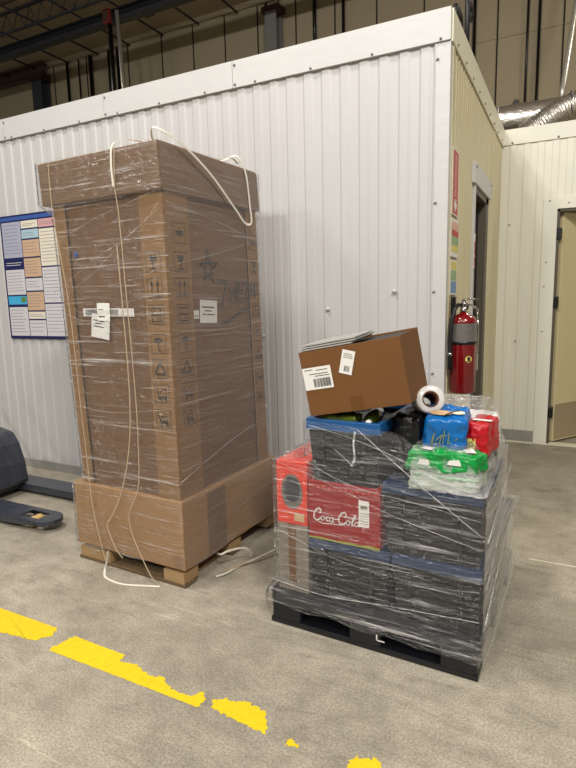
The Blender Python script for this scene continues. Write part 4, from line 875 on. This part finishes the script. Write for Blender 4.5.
# open cardboard box, tilted on the tote
bx = thing('cardboard_box', 'open brown cardboard box tilted on top of the load with two white shipping labels', 'box', (-1.026, 2.226, 1.070))
bx.rotation_euler = (.033, -.178, .054)
bw, bd, bh = .460, .402, .291; e = .005
m_ = MB(); m_.box(0, bw, 0, bd, 0, e); m_.box(0, bw, 0, e, e, bh); m_.box(0, bw, bd - e, bd, e, bh); m_.box(0, e, e, bd - e, e, bh); m_.box(bw - e, bw, e, bd - e, e, bh)
build('box_body', m_, 'carton_open', bx, .0015)
label(bx, (.003, 0, .118), (1, 0, 0), (0, 0, 1), .135, .10, [(.01, .05, .088, .091), (.065, .12, .084, .087), (.03, .12, .068, .071), (.055, .125, .058, .061)], (.045, .125, .01, .048))
label(bx, (.172, 0, .178), (1, 0, 0), (0, 0, 1), .058, .105, [(.008, .045, .088, .09), (.008, .05, .08, .082), (.008, .05, .072, .074)], (.02, .045, .012, .036), -.36)
m_ = MB(); m_.box(.2, .255, -.0012, .0, .0, .065); build('tape_strip', m_, 'tape', bx)
m_ = MB(); m_.box(.01, bw - .01, .02, bd - .02, bh - .012, bh - .008); build('dark_interior', m_, 'black', bx)  # black sheet stands in for the shaded inside of the box
for k, (dz, dd, x1) in enumerate(((.0, .0, .25), (.009, .02, .262), (.018, .04, .255))):
    t = thing('grey_board', ('lowest', 'middle', 'uppermost')[k] + ' grey white board lying across the open cardboard box', 'board'); t.matrix_world = Matrix.Translation((-1.026, 2.226, 1.070)) @ bx.rotation_euler.to_matrix().to_4x4()
    m_ = MB(); z = bh + .0035 + dz
    m_.add([(-.004, .006 + dd, z), (x1, .006 + dd, z), (x1, .36, z), (-.004, .36, z), (-.004, .006 + dd, z + .005), (x1, .006 + dd, z + .005), (x1, .36, z + .005), (-.004, .36, z + .005)],
           [(3, 2, 1, 0), (4, 5, 6, 7), (0, 1, 5, 4), (1, 2, 6, 5), (2, 3, 7, 6), (3, 0, 4, 7)])
    build('board_panel', m_, 'sheet', t)
# film over the load
def sstep(a, b, x): t = max(0, min(1, (x - a) / (b - a))); return t * t * (3 - 2 * t)
def prof_load(z):
    x0 = lerp(-.010, .024, sstep(.165, .24, z)); x0 = lerp(x0, .198, sstep(.84, .865, z))
    x1 = lerp(1.018, 1.008, sstep(.16, .24, z))
    y1 = lerp(1.018, 1.008, sstep(.16, .24, z)); y1 = lerp(y1, .635, sstep(.47, .60, z) * .85 + sstep(.6, .8, z) * .15)
    y0 = lerp(-.011, .026, sstep(.165, .235, z))
    return (x0, x1, y0, y1)
def top_load(s_):
    # perimeter: 0-1 front left to right, 1-2 right side going back, 2-3 back, 3-4 left side coming forward
    if s_ <= 1:
        if s_ < .5: return lerp(1.045, 1.03, s_ / .5)
        return lerp(1.03, .80, sstep(.5, .98, s_) )
    if s_ < 2: return lerp(.80, .90, sstep(1.0, 1.9, s_))
    if s_ < 3: return lerp(.90, .95, s_ - 2)
    return lerp(.95, 1.045, s_ - 3)
def bot_load(s_): return (.085 + .03 * (1 - s_) + .006 * math.sin(s_ * 23)) if s_ < 1 else .07 + .02 * math.sin(s_ * 9)
def bulge(s_, z):
    if 1 < s_ < 2: return .012 * max(0, math.sin((s_ - 1) * PI)) + .035 * sstep(.75, 1.0, s_ - 1) * sstep(.35, .5, z) * (1 - sstep(.52, .62, z))
    return 0
lw_ = thing('stretch_wrap', 'cloudy crinkled stretch wrap wound around the totes on the black pallet', 'film', Lp(0, 0, 0), RB)
shell('film_sheet', ['film_load', 'film_reflect'], lw_, prof_load, bot_load, top_load, 170, 48, .012, 5.3, extra=bulge)
# crumpled clear film draped over the goods at top right
def drape(name, u0, u1, v0, v1, fn, n, m):
    mb = MB(); vs = []
    for i in range(n + 1):
        for j in range(n + 1):
            u, v = lerp(u0, u1, i / n), lerp(v0, v1, j / n); z = fn(u, v)
            vs.append((u + noise.noise(V((u * 20, v * 20, 1))) * .006, v + noise.noise(V((u * 20, v * 20, 7))) * .006, z + abs(noise.noise(V((u * 34, v * 34, 3)))) * .012 + abs(noise.noise(V((u * 70, v * 60, 5)))) * .006))
    mb.add(vs, [(i * (n + 1) + j, (i + 1) * (n + 1) + j, (i + 1) * (n + 1) + j + 1, i * (n + 1) + j + 1) for i in range(n) for j in range(n)], 0, True)
    return build(name, mb, m, lw_)
def zfun(u, v):
    a = sstep(.0, .07, v); r = 1 - sstep(.93, 1.012, u); base = lerp(.80, .965, a); base = lerp(base, 1.10 , sstep(.16, .34, v)) ; 
    return lerp(lerp(.80, .86, sstep(0, .6, v)), base, r) if r < 1 else base
drape('draped_film', .70, 1.012, -.0, .62, zfun, 60, 'film_clear')
yl = .008
for a, r in (([(.21, yl, .80), (.42, yl, .735), (.63, yl, .665), (1.0, yl, .58)], .003), ([(.21, yl, .86), (.35, yl, .80), (.5, yl, .76), (.7, yl, .74), (1.0, yl, .70)], .003), ([(.47, yl, 1.03), (.6, yl, .93), (.8, yl, .78), (1.0, yl, .64)], .006),
             ([(.23, yl, 1.03), (.45, yl, .985), (.63, yl, .93), (.8, yl, .86), (1.0, yl, .80)], .004), ([(.06, yl, .84), (.15, yl, .81), (.23, yl, .80)], .002), ([(.46, yl, 1.02), (.455, yl - .006, .96), (.46, yl - .006, .90), (.44, yl, .86)], .008),
             ([(.45, yl, .86), (.40, yl, .90), (.36, yl, .93)], .004), ([(.45, yl, .86), (.5, yl, .9), (.54, yl, .93)], .003), ([(.0, yl - .004, .235), (.3, yl, .21), (.62, yl, .24), (1.0, yl - .004, .27)], .004), ([(.04, yl, .5), (.4, yl, .40), (.8, yl, .38), (1.0, yl, .4)], .002),
             ([(1.026, 0, .62), (1.03, .4, .73), (1.03, .62, .78)], .003), ([(1.026, 0, .27), (1.032, .5, .45), (1.03, .98, .5)], .003), ([(1.026, 0, .42), (1.032, .4, .6), (1.03, .8, .56)], .002)):
    strand(lw_, a, r * .75, flat=(1, .35))

# ================================================================ PALLET JACK
pj = thing('pallet_jack', 'dark grey pallet jack with two forks pointing toward the tall carton', 'pallet jack', (-4.55, 2.83, 0))
def fork(y0, y1, tip, name='fork'):
    yc = (y0 + y1) / 2; hw = (y1 - y0) / 2; zt_ = .088; n = 10
    out = [(0, -hw)] + [(tip - .11, -hw)] + [(tip - .11 + .11 * math.sin(PI * i / n), -hw * math.cos(PI * i / n) * (1 if True else 1)) for i in range(1, n)] + [(tip - .11, hw), (0, hw)]
    hx0, hx1 = tip - .33, tip - .14; hh = hw * .52
    mb = MB(); ins = .030
    # top plate as strips around the roller opening
    def plate(pts): mb.prism([(x, yc + y) for x, y in pts], zt_ - .012, zt_)
    plate([(0, -hw), (hx0, -hw), (hx0, hw), (0, hw)]); plate([(hx0, -hw), (hx1, -hw), (hx1, -hh), (hx0, -hh)]); plate([(hx0, hh), (hx1, hh), (hx1, hw), (hx0, hw)])
    plate([(hx1, -hw), (tip - .11, -hw)] + out[2:-2] + [(tip - .11, hw), (hx1, hw)])
    # side flanges tapering up toward the tip
    for sgn in (-1, 1):
        ya = yc + sgn * hw; yb = yc + sgn * (hw - .008); a_, b_ = min(ya, yb), max(ya, yb)
        mb.xprism([(0, .03), (tip - .42, .030), (tip - .3, .038), (tip - .11, .055), (tip - .11, zt_ - .012), (0, zt_ - .012)], a_, b_)
    tip_pts = [(tip - .13, -hw)] + out[1:-1] + [(tip - .13, hw)]
    mb.prism([(x, yc + y) for x, y in tip_pts], .055, zt_ - .0125)
    f_ = build(name, mb, 'jack', pj, .003)
    rl = MB(); rl.lathe([(.0, -.045), (.036, -.045), (.038, -.04), (.038, .04), (.036, .045), (0, .045)], (tip - .235, yc, .0385), 'y', 24); build('roller', rl, 'roller', f_)
    rl = MB(); rl.box(hx0 + .01, hx1 + .06, yc - .05, yc - .047, .03, .06); rl.box(hx0 + .01, hx1 + .06, yc + .047, yc + .05, .03, .06); build('roller_bracket', rl, 'blackmetal', f_)
    return f_
fork(-.36, -.155, 1.375); fork(.18, .365, 1.43)
m_ = MB(); m_.xprism([(.10, .09), (.46, .09), (.475, .13), (.455, .28), (.40, .44), (.33, .53), (.16, .56)], -.20, .22); build('body_housing', m_, 'jack', pj, .02)
m_ = MB(); m_.box(.1, .4, -.36, .365, .05, .0735); build('cross_frame', m_, 'jack', pj, .004)
m_ = MB(); m_.lathe([(0, -.06), (.085, -.06), (.09, -.05), (.09, .05), (.085, .06), (0, .06)], (-.12, .0, .0905), 'y', 28); build('steer_wheel', m_, 'black', pj)
m_ = MB(); m_.tube([(.2, .0, .55), (.0, .0, .8), (-.3, .0, 1.15)], .02, 12); m_.tube([(-.3, -.14, 1.15), (-.3, .14, 1.15)], .016, 12); build('tow_handle', m_, 'black', pj)
